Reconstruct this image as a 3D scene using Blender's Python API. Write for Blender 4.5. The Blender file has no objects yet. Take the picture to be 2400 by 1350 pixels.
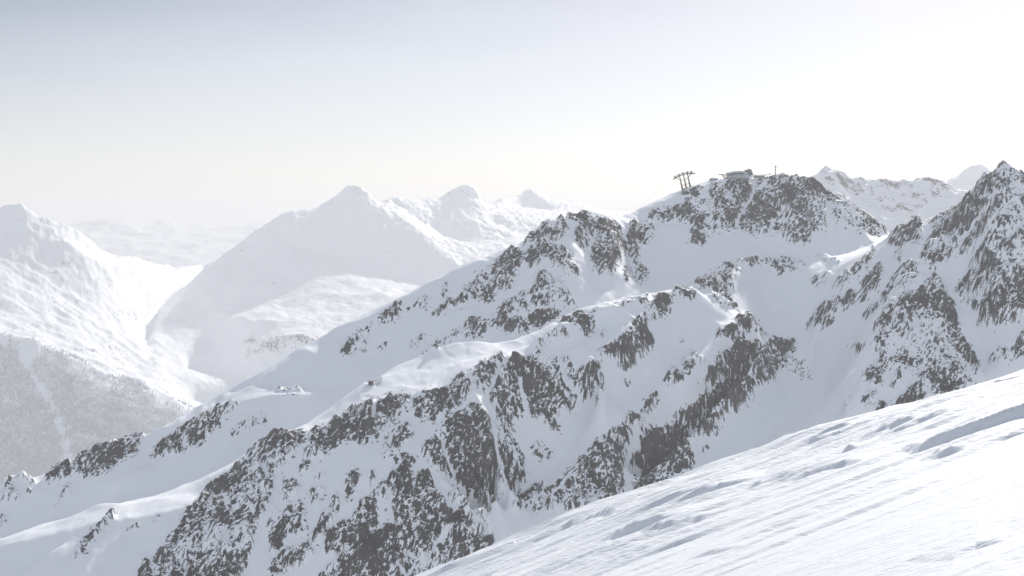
import bpy, bmesh, math, random
import numpy as np
from mathutils import Vector, Matrix

# ------------------------------------------------------------------ camera, sky, sun, exposure
scene = bpy.context.scene
col = scene.collection
F, CX, HY = 3297.0, 1200.0, 520.0          # focal length in photo pixels, centre column, horizon row
cam_d = bpy.data.cameras.new("camera")
cam = bpy.data.objects.new("camera", cam_d)
col.objects.link(cam)
cam.location = (0, 0, 0)
cam.rotation_euler = (math.radians(90), 0, 0)
cam_d.sensor_width = 36.0
cam_d.lens = 36.0 * F / 2400.0
cam_d.shift_y = (HY - 675.0) / 2400.0
cam_d.clip_start = 0.5
cam_d.clip_end = 80000
scene.camera = cam

SUN_AZ, SUN_EL = math.radians(22), math.radians(28)   # azimuth right of the view axis (+Y)
world = bpy.data.worlds.new("World")
scene.world = world
world.use_nodes = True
wn = world.node_tree
for n in list(wn.nodes):
    wn.nodes.remove(n)
w_out = wn.nodes.new("ShaderNodeOutputWorld")
w_bg = wn.nodes.new("ShaderNodeBackground")
w_sky = wn.nodes.new("ShaderNodeTexSky")
w_sky.sky_type = 'NISHITA'
w_sky.sun_disc = False
w_sky.sun_elevation = SUN_EL
w_sky.sun_rotation = SUN_AZ
w_sky.altitude = 2900
w_sky.air_density = 1.0
w_sky.dust_density = 5.0
w_sky.ozone_density = 1.0
w_bg.inputs["Strength"].default_value = 0.05
wn.links.new(w_sky.outputs["Color"], w_bg.inputs["Color"])
# thin high cloud veil: bright at the horizon and again overhead, drawn out into faint streaks
w_tc = wn.nodes.new("ShaderNodeTexCoord")
w_sep = wn.nodes.new("ShaderNodeSeparateXYZ")
wn.links.new(w_tc.outputs["Generated"], w_sep.inputs[0])
w_map = wn.nodes.new("ShaderNodeMapping")
w_map.inputs["Scale"].default_value = (1.6, 1.6, 9.0)
w_map.inputs["Rotation"].default_value = (0, math.radians(-7), 0)
wn.links.new(w_tc.outputs["Generated"], w_map.inputs["Vector"])
w_nz = wn.nodes.new("ShaderNodeTexNoise")
w_nz.inputs["Scale"].default_value = 1.5
w_nz.inputs["Detail"].default_value = 5
w_nz.inputs["Roughness"].default_value = 0.45
wn.links.new(w_map.outputs[0], w_nz.inputs["Vector"])
w_ma = wn.nodes.new("ShaderNodeMath"); w_ma.operation = 'MULTIPLY_ADD'
w_ma.inputs[1].default_value = 0.10; w_ma.inputs[2].default_value = -0.05
wn.links.new(w_nz.outputs["Fac"], w_ma.inputs[0])
w_dot = wn.nodes.new("ShaderNodeVectorMath"); w_dot.operation = 'DOT_PRODUCT'      # the veil is brighter towards the sun
w_dot.inputs[1].default_value = (math.sin(SUN_AZ) * math.cos(SUN_EL), math.cos(SUN_AZ) * math.cos(SUN_EL), math.sin(SUN_EL))
wn.links.new(w_tc.outputs["Generated"], w_dot.inputs[0])
w_off = wn.nodes.new("ShaderNodeMath"); w_off.operation = 'MULTIPLY_ADD'
w_off.inputs[1].default_value = -0.36; w_off.inputs[2].default_value = 0.36 * 0.95
wn.links.new(w_dot.outputs["Value"], w_off.inputs[0])
w_el0 = wn.nodes.new("ShaderNodeMath"); w_el0.operation = 'ADD'
wn.links.new(w_sep.outputs["Z"], w_el0.inputs[0]); wn.links.new(w_ma.outputs[0], w_el0.inputs[1])
w_el = wn.nodes.new("ShaderNodeMath"); w_el.operation = 'ADD'
wn.links.new(w_el0.outputs[0], w_el.inputs[0]); wn.links.new(w_off.outputs[0], w_el.inputs[1])
w_rmp = wn.nodes.new("ShaderNodeValToRGB")
w_rmp.color_ramp.interpolation = 'EASE'
for i, (p, c) in enumerate(((0.0, (0.29, 0.26, 0.285)), (0.15, (0.29, 0.25, 0.235)), (0.24, (0.10, 0.08, 0.065)), (0.5, (0.17, 0.17, 0.175)), (1.0, (0.34, 0.355, 0.385)))):  # overhead stops raised out of view, added fill light for shaded snow
    e = w_rmp.color_ramp.elements[i] if i < 2 else w_rmp.color_ramp.elements.new(p)
    e.position = p; e.color = (*c, 1)
wn.links.new(w_el.outputs[0], w_rmp.inputs["Fac"])
w_bg2 = wn.nodes.new("ShaderNodeBackground")
wn.links.new(w_rmp.outputs["Color"], w_bg2.inputs["Color"])
w_add = wn.nodes.new("ShaderNodeAddShader")
wn.links.new(w_bg.outputs[0], w_add.inputs[0]); wn.links.new(w_bg2.outputs[0], w_add.inputs[1])
wn.links.new(w_add.outputs[0], w_out.inputs["Surface"])

sun_d = bpy.data.lights.new("sun", 'SUN')
sun = bpy.data.objects.new("sun", sun_d)
col.objects.link(sun)
sun_d.energy = 3.9
sun_d.angle = math.radians(1.5)
sun_d.color = (1.0, 0.955, 0.90)
sun_vec = Vector((math.sin(SUN_AZ) * math.cos(SUN_EL), math.cos(SUN_AZ) * math.cos(SUN_EL), math.sin(SUN_EL)))
sun.rotation_euler = (-sun_vec).to_track_quat('-Z', 'Y').to_euler()

vs = scene.view_settings
vs.view_transform = 'Standard'
vs.look = 'None'
vs.exposure = 0.25
vs.gamma = 1.0
scene.cycles.max_bounces = 6
scene.cycles.volume_bounces = 2
scene.cycles.use_denoising = True

# ------------------------------------------------------------------ numeric helpers
rng = np.random.RandomState(7)
_perm = rng.permutation(256)
PERM = np.concatenate([_perm, _perm]).astype(np.int32)
_g = rng.normal(size=(256, 3))
GRAD = (_g / np.linalg.norm(_g, axis=1)[:, None] * 1.4).astype(np.float32)


def perlin(x, y, z):
    xi, yi, zi = np.floor(x), np.floor(y), np.floor(z)
    fx, fy, fz = (x - xi).astype(np.float32), (y - yi).astype(np.float32), (z - zi).astype(np.float32)
    X, Y, Z = xi.astype(np.int32) & 255, yi.astype(np.int32) & 255, zi.astype(np.int32) & 255
    u = fx * fx * fx * (fx * (fx * 6 - 15) + 10)
    v = fy * fy * fy * (fy * (fy * 6 - 15) + 10)
    w = fz * fz * fz * (fz * (fz * 6 - 15) + 10)
    res = 0
    for dx in (0, 1):
        px = PERM[(X + dx) & 255]
        for dy in (0, 1):
            py = PERM[(px + Y + dy) & 255]
            for dz in (0, 1):
                g = GRAD[PERM[(py + Z + dz) & 255]]
                d = g[..., 0] * (fx - dx) + g[..., 1] * (fy - dy) + g[..., 2] * (fz - dz)
                wt = (u if dx else 1 - u) * (v if dy else 1 - v) * (w if dz else 1 - w)
                res = res + d * wt
    return res


def fbm(x, y, z, scale, octs=4, gain=0.5, ridged=False, seed=0.0):
    out, amp, tot = 0, 1.0, 0.0
    f = 1.0 / scale
    for o in range(octs):
        n = perlin(x * f + seed + 17.3 * o, y * f + 5.1 * o - seed, z * f + 9.7 * o + 0.37 * seed)
        if ridged:
            n = 1.0 - 2.0 * np.abs(n)
        out = out + amp * n
        tot += amp
        amp *= gain
        f *= 2.03
    return out / tot


def sstep(a, b, x):
    t = np.clip((x - a) / (b - a), 0, 1)
    return t * t * (3 - 2 * t)


def W(px, py, d):
    """photo pixel and distance -> world point"""
    return ((px - CX) / F * d, d, (HY - py) / F * d)


def solve_membrane(x0, x1, y0, y1, step, lines, iters=(400, 200, 140, 90, 60), power=1.0):
    """height grid stretched over ridge and gully lines (creases stay on the lines)"""
    pts = []
    for ln in lines:
        P = np.array([W(*p[:3]) for p in ln], dtype=np.float64)
        for a, b in zip(P[:-1], P[1:]):
            n = max(2, int(np.hypot(*(b - a)[:2]) / (step * 0.4)) + 1)
            pts.append(a + (b - a) * np.linspace(0, 1, n)[:, None])
    pts = np.concatenate(pts)
    steps = [step * 2 ** k for k in (4, 3, 2, 1, 0)]
    Z = None
    for st, it in zip(steps, iters):
        nx, ny = int(round((x1 - x0) / st)) + 1, int(round((y1 - y0) / st)) + 1
        ix = np.round((pts[:, 0] - x0) / st).astype(int)
        iy = np.round((pts[:, 1] - y0) / st).astype(int)
        ok = (ix >= 0) & (ix < nx) & (iy >= 0) & (iy < ny)
        s = np.zeros((ny, nx)); c = np.zeros((ny, nx))
        np.add.at(s, (iy[ok], ix[ok]), pts[ok, 2]); np.add.at(c, (iy[ok], ix[ok]), 1)
        fix = c > 0
        val = np.where(fix, s / np.maximum(c, 1), 0)
        if Z is None:
            Z = np.full((ny, nx), pts[:, 2].mean())
        else:
            Z = bilin(Z, np.linspace(0, Z.shape[1] - 1, nx)[None, :] * np.ones((ny, 1)),
                      np.linspace(0, Z.shape[0] - 1, ny)[:, None] * np.ones((1, nx)))
        for k in range(it):
            Z = np.where(fix, val, Z)
            P = np.pad(Z, 1, mode='edge')
            Z = Z + 0.95 * ((P[:-2, 1:-1] + P[2:, 1:-1] + P[1:-1, :-2] + P[1:-1, 2:]) / 4 - Z)
        Z = np.where(fix, val, Z)
    for k in range(2):     # snow rounds the creases
        P = np.pad(Z, 1, mode='edge')
        Z = Z * 0.5 + (P[:-2, 1:-1] + P[2:, 1:-1] + P[1:-1, :-2] + P[1:-1, 2:]) / 8
    return Z


def bilin(A, gx, gy):
    gx = np.clip(gx, 0, A.shape[1] - 1.001); gy = np.clip(gy, 0, A.shape[0] - 1.001)
    i, j = gx.astype(int), gy.astype(int)
    fx, fy = gx - i, gy - j
    return (A[j, i] * (1 - fx) * (1 - fy) + A[j, i + 1] * fx * (1 - fy)
            + A[j + 1, i] * (1 - fx) * fy + A[j + 1, i + 1] * fx * fy)


def cubic(A, gx, gy):
    """quadratic B-spline style smooth sampling"""
    return (bilin(A, gx, gy) * 2 + bilin(A, gx + .5, gy + .5) + bilin(A, gx - .5, gy - .5)
            + bilin(A, gx + .5, gy - .5) + bilin(A, gx - .5, gy + .5)) / 6


def blur(A, n):
    for k in range(n):
        P = np.pad(A, 1, mode='edge')
        A = A * 0.25 + (P[:-2, 1:-1] + P[2:, 1:-1] + P[1:-1, :-2] + P[1:-1, 2:]) * 0.125 + \
            (P[:-2, :-2] + P[2:, 2:] + P[2:, :-2] + P[:-2, 2:]) * 0.0625
    return A


def grid_mesh(name, X, Y, Z, attrs, mat, face_mask=None):
    ny, nx = X.shape
    idx = np.arange(nx * ny).reshape(ny, nx)
    q = np.stack([idx[:-1, :-1], idx[:-1, 1:], idx[1:, 1:], idx[1:, :-1]], -1).reshape(-1, 4)
    if face_mask is not None:
        q = q[face_mask.reshape(-1)]
    co = np.stack([X, Y, Z], -1).reshape(-1, 3).astype(np.float32)
    used = np.zeros(len(co), bool); used[q.ravel()] = True
    remap = np.cumsum(used) - 1
    q = remap[q]; co = co[used]
    me = bpy.data.meshes.new(name)
    me.vertices.add(len(co)); me.vertices.foreach_set("co", co.ravel())
    me.loops.add(q.size); me.loops.foreach_set("vertex_index", q.ravel().astype(np.int32))
    me.polygons.add(len(q))
    me.polygons.foreach_set("loop_start", np.arange(0, q.size, 4, dtype=np.int32))
    me.polygons.foreach_set("use_smooth", np.ones(len(q), dtype=bool))
    me.update(calc_edges=True)
    for k, A in attrs.items():
        at = me.attributes.new(k, 'FLOAT', 'POINT')
        at.data.foreach_set("value", A.reshape(-1)[used].astype(np.float32))
    me.materials.append(mat)
    ob = bpy.data.objects.new(name, me)
    col.objects.link(ob)
    return ob


def tag(o, label=None, cat=None, group=None, kind=None):
    if label: o["label"] = label
    if cat: o["category"] = cat
    if group: o["group"] = group
    if kind: o["kind"] = kind
    return o


# ------------------------------------------------------------------ materials
def new_mat(name):
    m = bpy.data.materials.new(name)
    m.use_nodes = True
    nt = m.node_tree
    return m, nt, nt.nodes["Principled BSDF"]


def terrain_material(name, snow=(0.875, 0.892, 0.915), rock_a=(0.018, 0.018, 0.021), rock_b=(0.115, 0.107, 0.102),
                     fine=1.35, bump=0.6, edge=0.10, bump_d=0.6):
    m, nt, bs = new_mat(name)
    N, L = nt.nodes, nt.links
    at = N.new("ShaderNodeAttribute"); at.attribute_name = "rock"
    tc = N.new("ShaderNodeTexCoord")
    n1 = N.new("ShaderNodeTexNoise"); n1.inputs["Scale"].default_value = 1.0 / fine
    n1.inputs["Detail"].default_value = 3; n1.inputs["Roughness"].default_value = 0.6
    n2 = N.new("ShaderNodeTexNoise"); n2.inputs["Scale"].default_value = 1.0 / (fine * 14)
    n2.inputs["Detail"].default_value = 4
    L.new(tc.outputs["Object"], n1.inputs["Vector"]); L.new(tc.outputs["Object"], n2.inputs["Vector"])
    # rock attribute, broken up by fine noise
    ad = N.new("ShaderNodeMath"); ad.operation = 'MULTIPLY_ADD'
    L.new(n1.outputs["Fac"], ad.inputs[0]); ad.inputs[1].default_value = 1.1; ad.inputs[2].default_value = -0.55
    sm = N.new("ShaderNodeMath"); sm.operation = 'ADD'
    L.new(ad.outputs[0], sm.inputs[0]); L.new(at.outputs["Fac"], sm.inputs[1])
    mr = N.new("ShaderNodeMapRange"); mr.interpolation_type = 'SMOOTHSTEP'
    mr.inputs["From Min"].default_value = 0.5 - edge; mr.inputs["From Max"].default_value = 0.5 + edge
    L.new(sm.outputs[0], mr.inputs["Value"])
    rc = N.new("ShaderNodeMix"); rc.data_type = 'RGBA'
    rc.inputs["A"].default_value = (*rock_a, 1); rc.inputs["B"].default_value = (*rock_b, 1)
    mr2 = N.new("ShaderNodeMapRange"); mr2.inputs["From Min"].default_value = 0.36; mr2.inputs["From Max"].default_value = 0.68
    n3 = N.new("ShaderNodeTexNoise"); n3.inputs["Scale"].default_value = 1.0 / (fine * 1.7); n3.inputs["Detail"].default_value = 4; n3.inputs["Roughness"].default_value = 0.7
    L.new(tc.outputs["Object"], n3.inputs["Vector"])
    av = N.new("ShaderNodeMath"); av.operation = 'ADD'
    hf = N.new("ShaderNodeMath"); hf.operation = 'MULTIPLY'; hf.inputs[1].default_value = 0.5
    L.new(n2.outputs["Fac"], av.inputs[0]); L.new(n3.outputs["Fac"], av.inputs[1]); L.new(av.outputs[0], hf.inputs[0])
    L.new(hf.outputs[0], mr2.inputs["Value"]); L.new(mr2.outputs[0], rc.inputs["Factor"])
    mx = N.new("ShaderNodeMix"); mx.data_type = 'RGBA'
    mx.inputs["A"].default_value = (*snow, 1)
    L.new(mr.outputs[0], mx.inputs["Factor"]); L.new(rc.outputs["Result"], mx.inputs["B"])
    L.new(mx.outputs["Result"], bs.inputs["Base Color"])
    rg = N.new("ShaderNodeMapRange"); rg.inputs["To Min"].default_value = 0.65; rg.inputs["To Max"].default_value = 0.9
    L.new(mr.outputs[0], rg.inputs["Value"]); L.new(rg.outputs[0], bs.inputs["Roughness"])
    bs.inputs["Specular IOR Level"].default_value = 0.2
    if bump:
        bp = N.new("ShaderNodeBump"); bp.inputs["Distance"].default_value = bump_d
        bm_ = N.new("ShaderNodeMath"); bm_.operation = 'MULTIPLY'
        L.new(mr.outputs[0], bm_.inputs[0]); bm_.inputs[1].default_value = bump
        L.new(bm_.outputs[0], bp.inputs["Strength"])
        L.new(n1.outputs["Fac"], bp.inputs["Height"]); L.new(bp.outputs["Normal"], bs.inputs["Normal"])
    return m


# ------------------------------------------------------------------ the near massif: ridge and gully lines (px, py, metres)
R1 = [(-320, 1215, 1690), (-150, 1165, 1710), (0, 1130, 1730), (30, 1115, 1730), (55, 1113, 1730), (88, 1130, 1735), (105, 1124, 1740), (143, 1081, 1745),
      (178, 1074, 1750), (211, 1052, 1755), (274, 1044, 1760), (333, 1028, 1765), (381, 1002, 1770), (396, 1003, 1772),
      (433, 978, 1785), (481, 944, 1800), (530, 915, 1815), (578, 887, 1835), (637, 852, 1855), (722, 806, 1890),
      (822, 757, 1935), (933, 700, 1985), (1004, 656, 2015), (1063, 622, 2040), (1119, 600, 2060), (1200, 576, 2085),
      (1230, 563, 2095), (1267, 537, 2105), (1293, 517, 2115), (1327, 511, 2125), (1355, 494, 2140), (1374, 490, 2150),
      (1411, 493, 2165), (1430, 496, 2180), (1456, 510, 2230)]
SUMMIT = [(1456, 510, 2230), (1511, 485, 2275), (1559, 461, 2295), (1599, 442, 2310), (1638, 429, 2320), (1667, 419, 2325),
          (1701, 417, 2330), (1746, 418, 2330), (1769, 414, 2332), (1803, 410, 2335), (1834, 401, 2335), (1851, 399, 2335),
          (1882, 417, 2330), (1905, 424, 2325), (1933, 445, 2315), (1958, 465, 2305), (1984, 487, 2295), (2029, 495, 2285),
          (2063, 527, 2275), (2080, 547, 2270), (2140, 600, 2270), (2300, 700, 2270)]
SUMMIT_EDGE = [(1511, 492, 2249), (1559, 471, 2267), (1599, 453, 2279), (1638, 440, 2289), (1667, 428, 2297), (1701, 419, 2307), (1746, 421, 2307)]
SUMMIT_RIB = [(1690, 435, 2300), (1690, 500, 2232), (1700, 545, 2195)]
SUMMIT_RIB2 = [(1840, 410, 2320), (1850, 480, 2255), (1870, 560, 2190)]
SUMMIT_RIB3 = [(1775, 425, 2325), (1765, 470, 2275), (1735, 530, 2222)]
ROAD = [(1456, 512, 2226), (1514, 520, 2222), (1600, 531, 2205), (1700, 553, 2190), (1800, 582, 2172), (1900, 597, 2162),
        (2000, 590, 2170), (2060, 575, 2190)]
ROAD_FRONT = [(1514, 523, 2210), (1600, 536, 2192), (1700, 560, 2176), (1800, 588, 2160), (1900, 601, 2152)]
BOWL1 = [(1470, 600, 2150), (1500, 690, 2068)]
BOWL1B = [(1600, 600, 2143), (1600, 650, 2106)]
BASIN = [(1700, 665, 2075), (1640, 690, 2030), (1560, 712, 1990), (1500, 722, 1960), (1375, 745, 1930), (1300, 760, 1920), (1220, 800, 1895), (1150, 830, 1875), (1000, 862, 1850),
         (900, 905, 1810), (800, 950, 1770), (700, 1010, 1720), (600, 1065, 1695), (500, 1120, 1682), (400, 1160, 1670), (250, 1182, 1670), (120, 1222, 1656), (0, 1266, 1644), (-320, 1400, 1600)]
KNOB_RIB = [(1374, 492, 2148), (1350, 540, 2090), (1340, 620, 2010), (1310, 700, 1950), (1260, 745, 1935)]
KNOB_RIB_R = [(1430, 500, 2170), (1440, 560, 2110), (1420, 620, 2040)]
KNOB_GUL = [(1395, 560, 2110), (1400, 690, 2000)]
FLANK_RIB = [(1290, 522, 2105), (1290, 580, 2050), (1240, 660, 1985), (1150, 740, 1930), (1030, 810, 1900)]
FLANK_GUL = [(1150, 670, 1995), (1000, 760, 1935), (860, 850, 1880)]
R2 = [(1870, 590, 2165), (1800, 607, 2120), (1760, 620, 2080), (1690, 646, 2010), (1656, 652, 1985), (1632, 666, 1962), (1567, 681, 1930),
      (1500, 692, 1905), (1444, 701, 1885), (1375, 717, 1862), (1315, 735, 1840), (1268, 765, 1815), (1237, 787, 1800),
      (1187, 808, 1790), (1167, 808, 1788)]
R2_LIP = [(1632, 672, 1932), (1567, 688, 1899), (1500, 700, 1875), (1453, 708, 1855), (1387, 728, 1825), (1318, 756, 1793), (1280, 778, 1772), (1253, 797, 1757)]
R2B = [(1545, 700, 1900), (1517, 721, 1868), (1489, 740, 1840), (1458, 771, 1810), (1430, 802, 1785), (1399, 820, 1770), (1375, 817, 1768), (1355, 808, 1772)]
R2B_LIP = [(1489, 752, 1809), (1458, 785, 1782), (1430, 816, 1759), (1399, 832, 1745), (1375, 832, 1739)]
R2_CUP = [(1340, 770, 1815), (1380, 770, 1825), (1420, 765, 1832), (1360, 800, 1795), (1318, 826, 1775)]
P_BACK = [(912, 873, 1745), (950, 853, 1758), (1020, 816, 1775), (1073, 800, 1790), (1134, 798, 1795), (1167, 808, 1788)]
P_MID = [(880, 893, 1705), (950, 880, 1715), (1000, 870, 1722), (1080, 850, 1735), (1140, 836, 1748), (1200, 822, 1765), (1250, 812, 1775), (1293, 829, 1765), (1318, 832, 1764), (1355, 810, 1770)]
P_LEFT = [(880, 893, 1705), (861, 895, 1698), (828, 922, 1680), (775, 959, 1655), (739, 985, 1638), (690, 1016, 1615), (653, 1022, 1605), (624, 1040, 1600), (600, 1055, 1597),
          (585, 1070, 1592), (537, 1096, 1580), (493, 1135, 1565), (450, 1154, 1555), (363, 1167, 1545), (307, 1180, 1538), (230, 1177, 1538),
          (189, 1196, 1530), (148, 1220, 1520), (89, 1248, 1505), (15, 1268, 1495), (-150, 1320, 1470), (-320, 1390, 1450)]
P_LIP = [(600, 1066, 1585), (653, 1034, 1590), (734, 1012, 1600), (779, 992, 1612), (828, 963, 1625), (885, 937, 1640), (946, 926, 1645), (991, 926, 1640), (1048, 906, 1655), (1091, 873, 1680),
         (1113, 863, 1695), (1158, 848, 1715), (1215, 840, 1735), (1260, 828, 1750), (1293, 845, 1748)]
PLAT_LIP = [(500, 1160, 1535), (420, 1195, 1510), (300, 1212, 1495), (200, 1232, 1490), (100, 1262, 1480), (0, 1285, 1475)]
W_RIGHT = [(1395, 840, 1752), (1405, 880, 1722), (1412, 925, 1690)]
W_SPUR = [(1091, 880, 1672), (1140, 960, 1625), (1165, 1060, 1575), (1200, 1150, 1535)]
W_SPUR2 = [(985, 1075, 1560), (1030, 1110, 1540), (1100, 1190, 1500), (1160, 1270, 1470)]
W_SPUR2B = [(1040, 1000, 1600), (985, 1075, 1558), (900, 1180, 1500), (800, 1300, 1450)]
W_GUL = [(960, 1020, 1580), (860, 1110, 1525), (760, 1220, 1475), (640, 1350, 1425)]
W_GULR = [(1120, 1060, 1560), (1150, 1160, 1520), (1190, 1240, 1490)]
W_LEFT_SPUR = [(653, 1040, 1585), (600, 1120, 1545), (520, 1220, 1490), (430, 1350, 1425)]
W_LEFT_GUL = [(735, 1040, 1572), (650, 1150, 1512), (610, 1250, 1462), (590, 1350, 1420)]
LOW_LEFT = [(330, 1260, 1480), (230, 1350, 1430)]
LOW_LEFT2 = [(150, 1290, 1470), (60, 1350, 1435)]
G1 = [(1640, 740, 1905), (1600, 765, 1879), (1546, 845, 1822), (1485, 915, 1775), (1428, 960, 1746), (1363, 1017, 1710), (1302, 1090, 1667), (1241, 1139, 1639),
      (1200, 1188, 1612), (1160, 1240, 1584), (1100, 1350, 1529)]
R3 = [(1765, 740, 1925), (1740, 735, 1930), (1715, 742, 1918), (1690, 762, 1900), (1640, 820, 1845), (1590, 855, 1815), (1550, 905, 1775), (1500, 965, 1730), (1450, 1025, 1690),
      (1380, 1080, 1650), (1300, 1140, 1605), (1200, 1215, 1560), (1130, 1290, 1520)]
R3_LIP = [(1740, 748, 1897), (1700, 775, 1869), (1655, 825, 1817), (1600, 865, 1782)]
R3_RIBR = [(1760, 750, 1915), (1790, 800, 1880), (1740, 890, 1810), (1640, 1000, 1745), (1560, 1080, 1690), (1480, 1160, 1640)]
R3_FOOT = [(1850, 800, 1962), (1800, 880, 1895), (1740, 960, 1840), (1660, 1050, 1780), (1580, 1120, 1735), (1480, 1200, 1690)]
G2 = [(1880, 700, 2059), (1900, 850, 1929), (1850, 950, 1860), (1780, 1040, 1790), (1650, 1130, 1725)]
G2B = [(1790, 690, 2050), (1830, 770, 1990)]
G2C = [(1935, 900, 1890), (1910, 1000, 1815)]
R4 = [(1925, 712, 1995), (1938, 689, 2012), (1951, 640, 2045), (1987, 610, 2050), (2029, 586, 2045), (2062, 565, 2035), (2091, 546, 2025), (2124, 523, 2010), (2146, 510, 2000),
      (2163, 510, 1995), (2198, 500, 1985), (2236, 484, 1970), (2251, 476, 1960), (2273, 455, 1945), (2293, 435, 1930), (2309, 415, 1918), (2329, 396, 1908),
      (2348, 369, 1900), (2374, 391, 1895), (2400, 401, 1890), (2450, 430, 1880), (2560, 500, 1870)]
R4_LIP = [(2080, 566, 2002), (2040, 600, 1997), (2000, 640, 1985), (1965, 685, 1972), (1940, 720, 1962)]
R4_TAIL = [(1925, 712, 1995), (1905, 770, 1955), (1880, 830, 1930)]
R4_RIBA = [(2251, 480, 1955), (2215, 550, 1905), (2160, 612, 1862), (2100, 690, 1815), (2050, 780, 1768), (2000, 880, 1715), (1965, 960, 1690)]
R4_GULA = [(2200, 520, 1950), (2150, 590, 1905), (2080, 690, 1855), (2020, 790, 1812), (1985, 880, 1790)]
R4_RIBB = [(2190, 650, 1828), (2200, 645, 1825), (2160, 690, 1800), (2100, 770, 1755), (2050, 850, 1715), (2000, 930, 1672), (1960, 1000, 1650)]
R4_RIBB2 = [(2200, 645, 1825), (2235, 700, 1795), (2262, 790, 1745), (2300, 870, 1700)]
R4_GULB = [(2290, 560, 1862), (2262, 630, 1830), (2240, 680, 1812), (2275, 750, 1770), (2320, 850, 1712)]
R4_RIBC = [(2348, 385, 1895), (2335, 480, 1838), (2310, 560, 1800)]
R4_RIBD = [(2400, 560, 1800), (2330, 680, 1745), (2290, 700, 1760)]
R4_RIBE = [(2440, 700, 1720), (2400, 800, 1690), (2350, 850, 1680)]
R4_SLAB = [(2180, 860, 1698), (2220, 840, 1702), (2120, 930, 1660)]
TERR1 = [(545, 924, 1813), (590, 911, 1816), (630, 905, 1818), (704, 902, 1820), (745, 906, 1820), (763, 920, 1812)]
TERR1_LIP = [(519, 946, 1772), (578, 941, 1764), (644, 924, 1768), (704, 921, 1770), (742, 918, 1785)]
TERR2 = [(258, 1129, 1685), (300, 1105, 1706), (340, 1092, 1722), (362, 1090, 1730)]
TERR2_LIP = [(266, 1133, 1668), (306, 1113, 1684), (346, 1099, 1700)]
R1_LIP = [(405, 1012, 1750), (440, 990, 1762), (490, 957, 1776), (540, 928, 1792), (590, 898, 1812), (645, 864, 1832), (722, 815, 1868)]
R1_LIP2 = [(830, 762, 1916), (933, 707, 1966), (1004, 663, 1996), (1063, 629, 2020), (1130, 604, 2042), (1200, 583, 2065)]
RIBL1 = [(165, 1257, 1478), (110, 1300, 1448), (60, 1346, 1425)]
RIBL2 = [(292, 1252, 1476), (240, 1300, 1446), (190, 1350, 1420)]
FRONT = [(-600, 2200, 1150), (600, 2200, 1150), (1400, 2200, 1150), (3000, 2200, 1150)]
FRONT2 = [(-600, 1620, 1330), (600, 1560, 1330), (1200, 1520, 1420), (1700, 1450, 1500), (2400, 1250, 1520), (3000, 1250, 1500)]
BACK = [(-600, 1450, 2500), (0, 1330, 2500), (600, 1170, 2500), (1400, 760, 2500), (2000, 700, 2500), (3000, 700, 2500)]
BACK2 = [(-600, 1400, 2000), (0, 1280, 2000), (600, 1020, 2150), (1200, 760, 2350)]
LINES = [v for k, v in list(globals().items()) if k.isupper() and isinstance(v, list) and v and isinstance(v[0], tuple) and len(v[0]) == 3]

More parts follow.
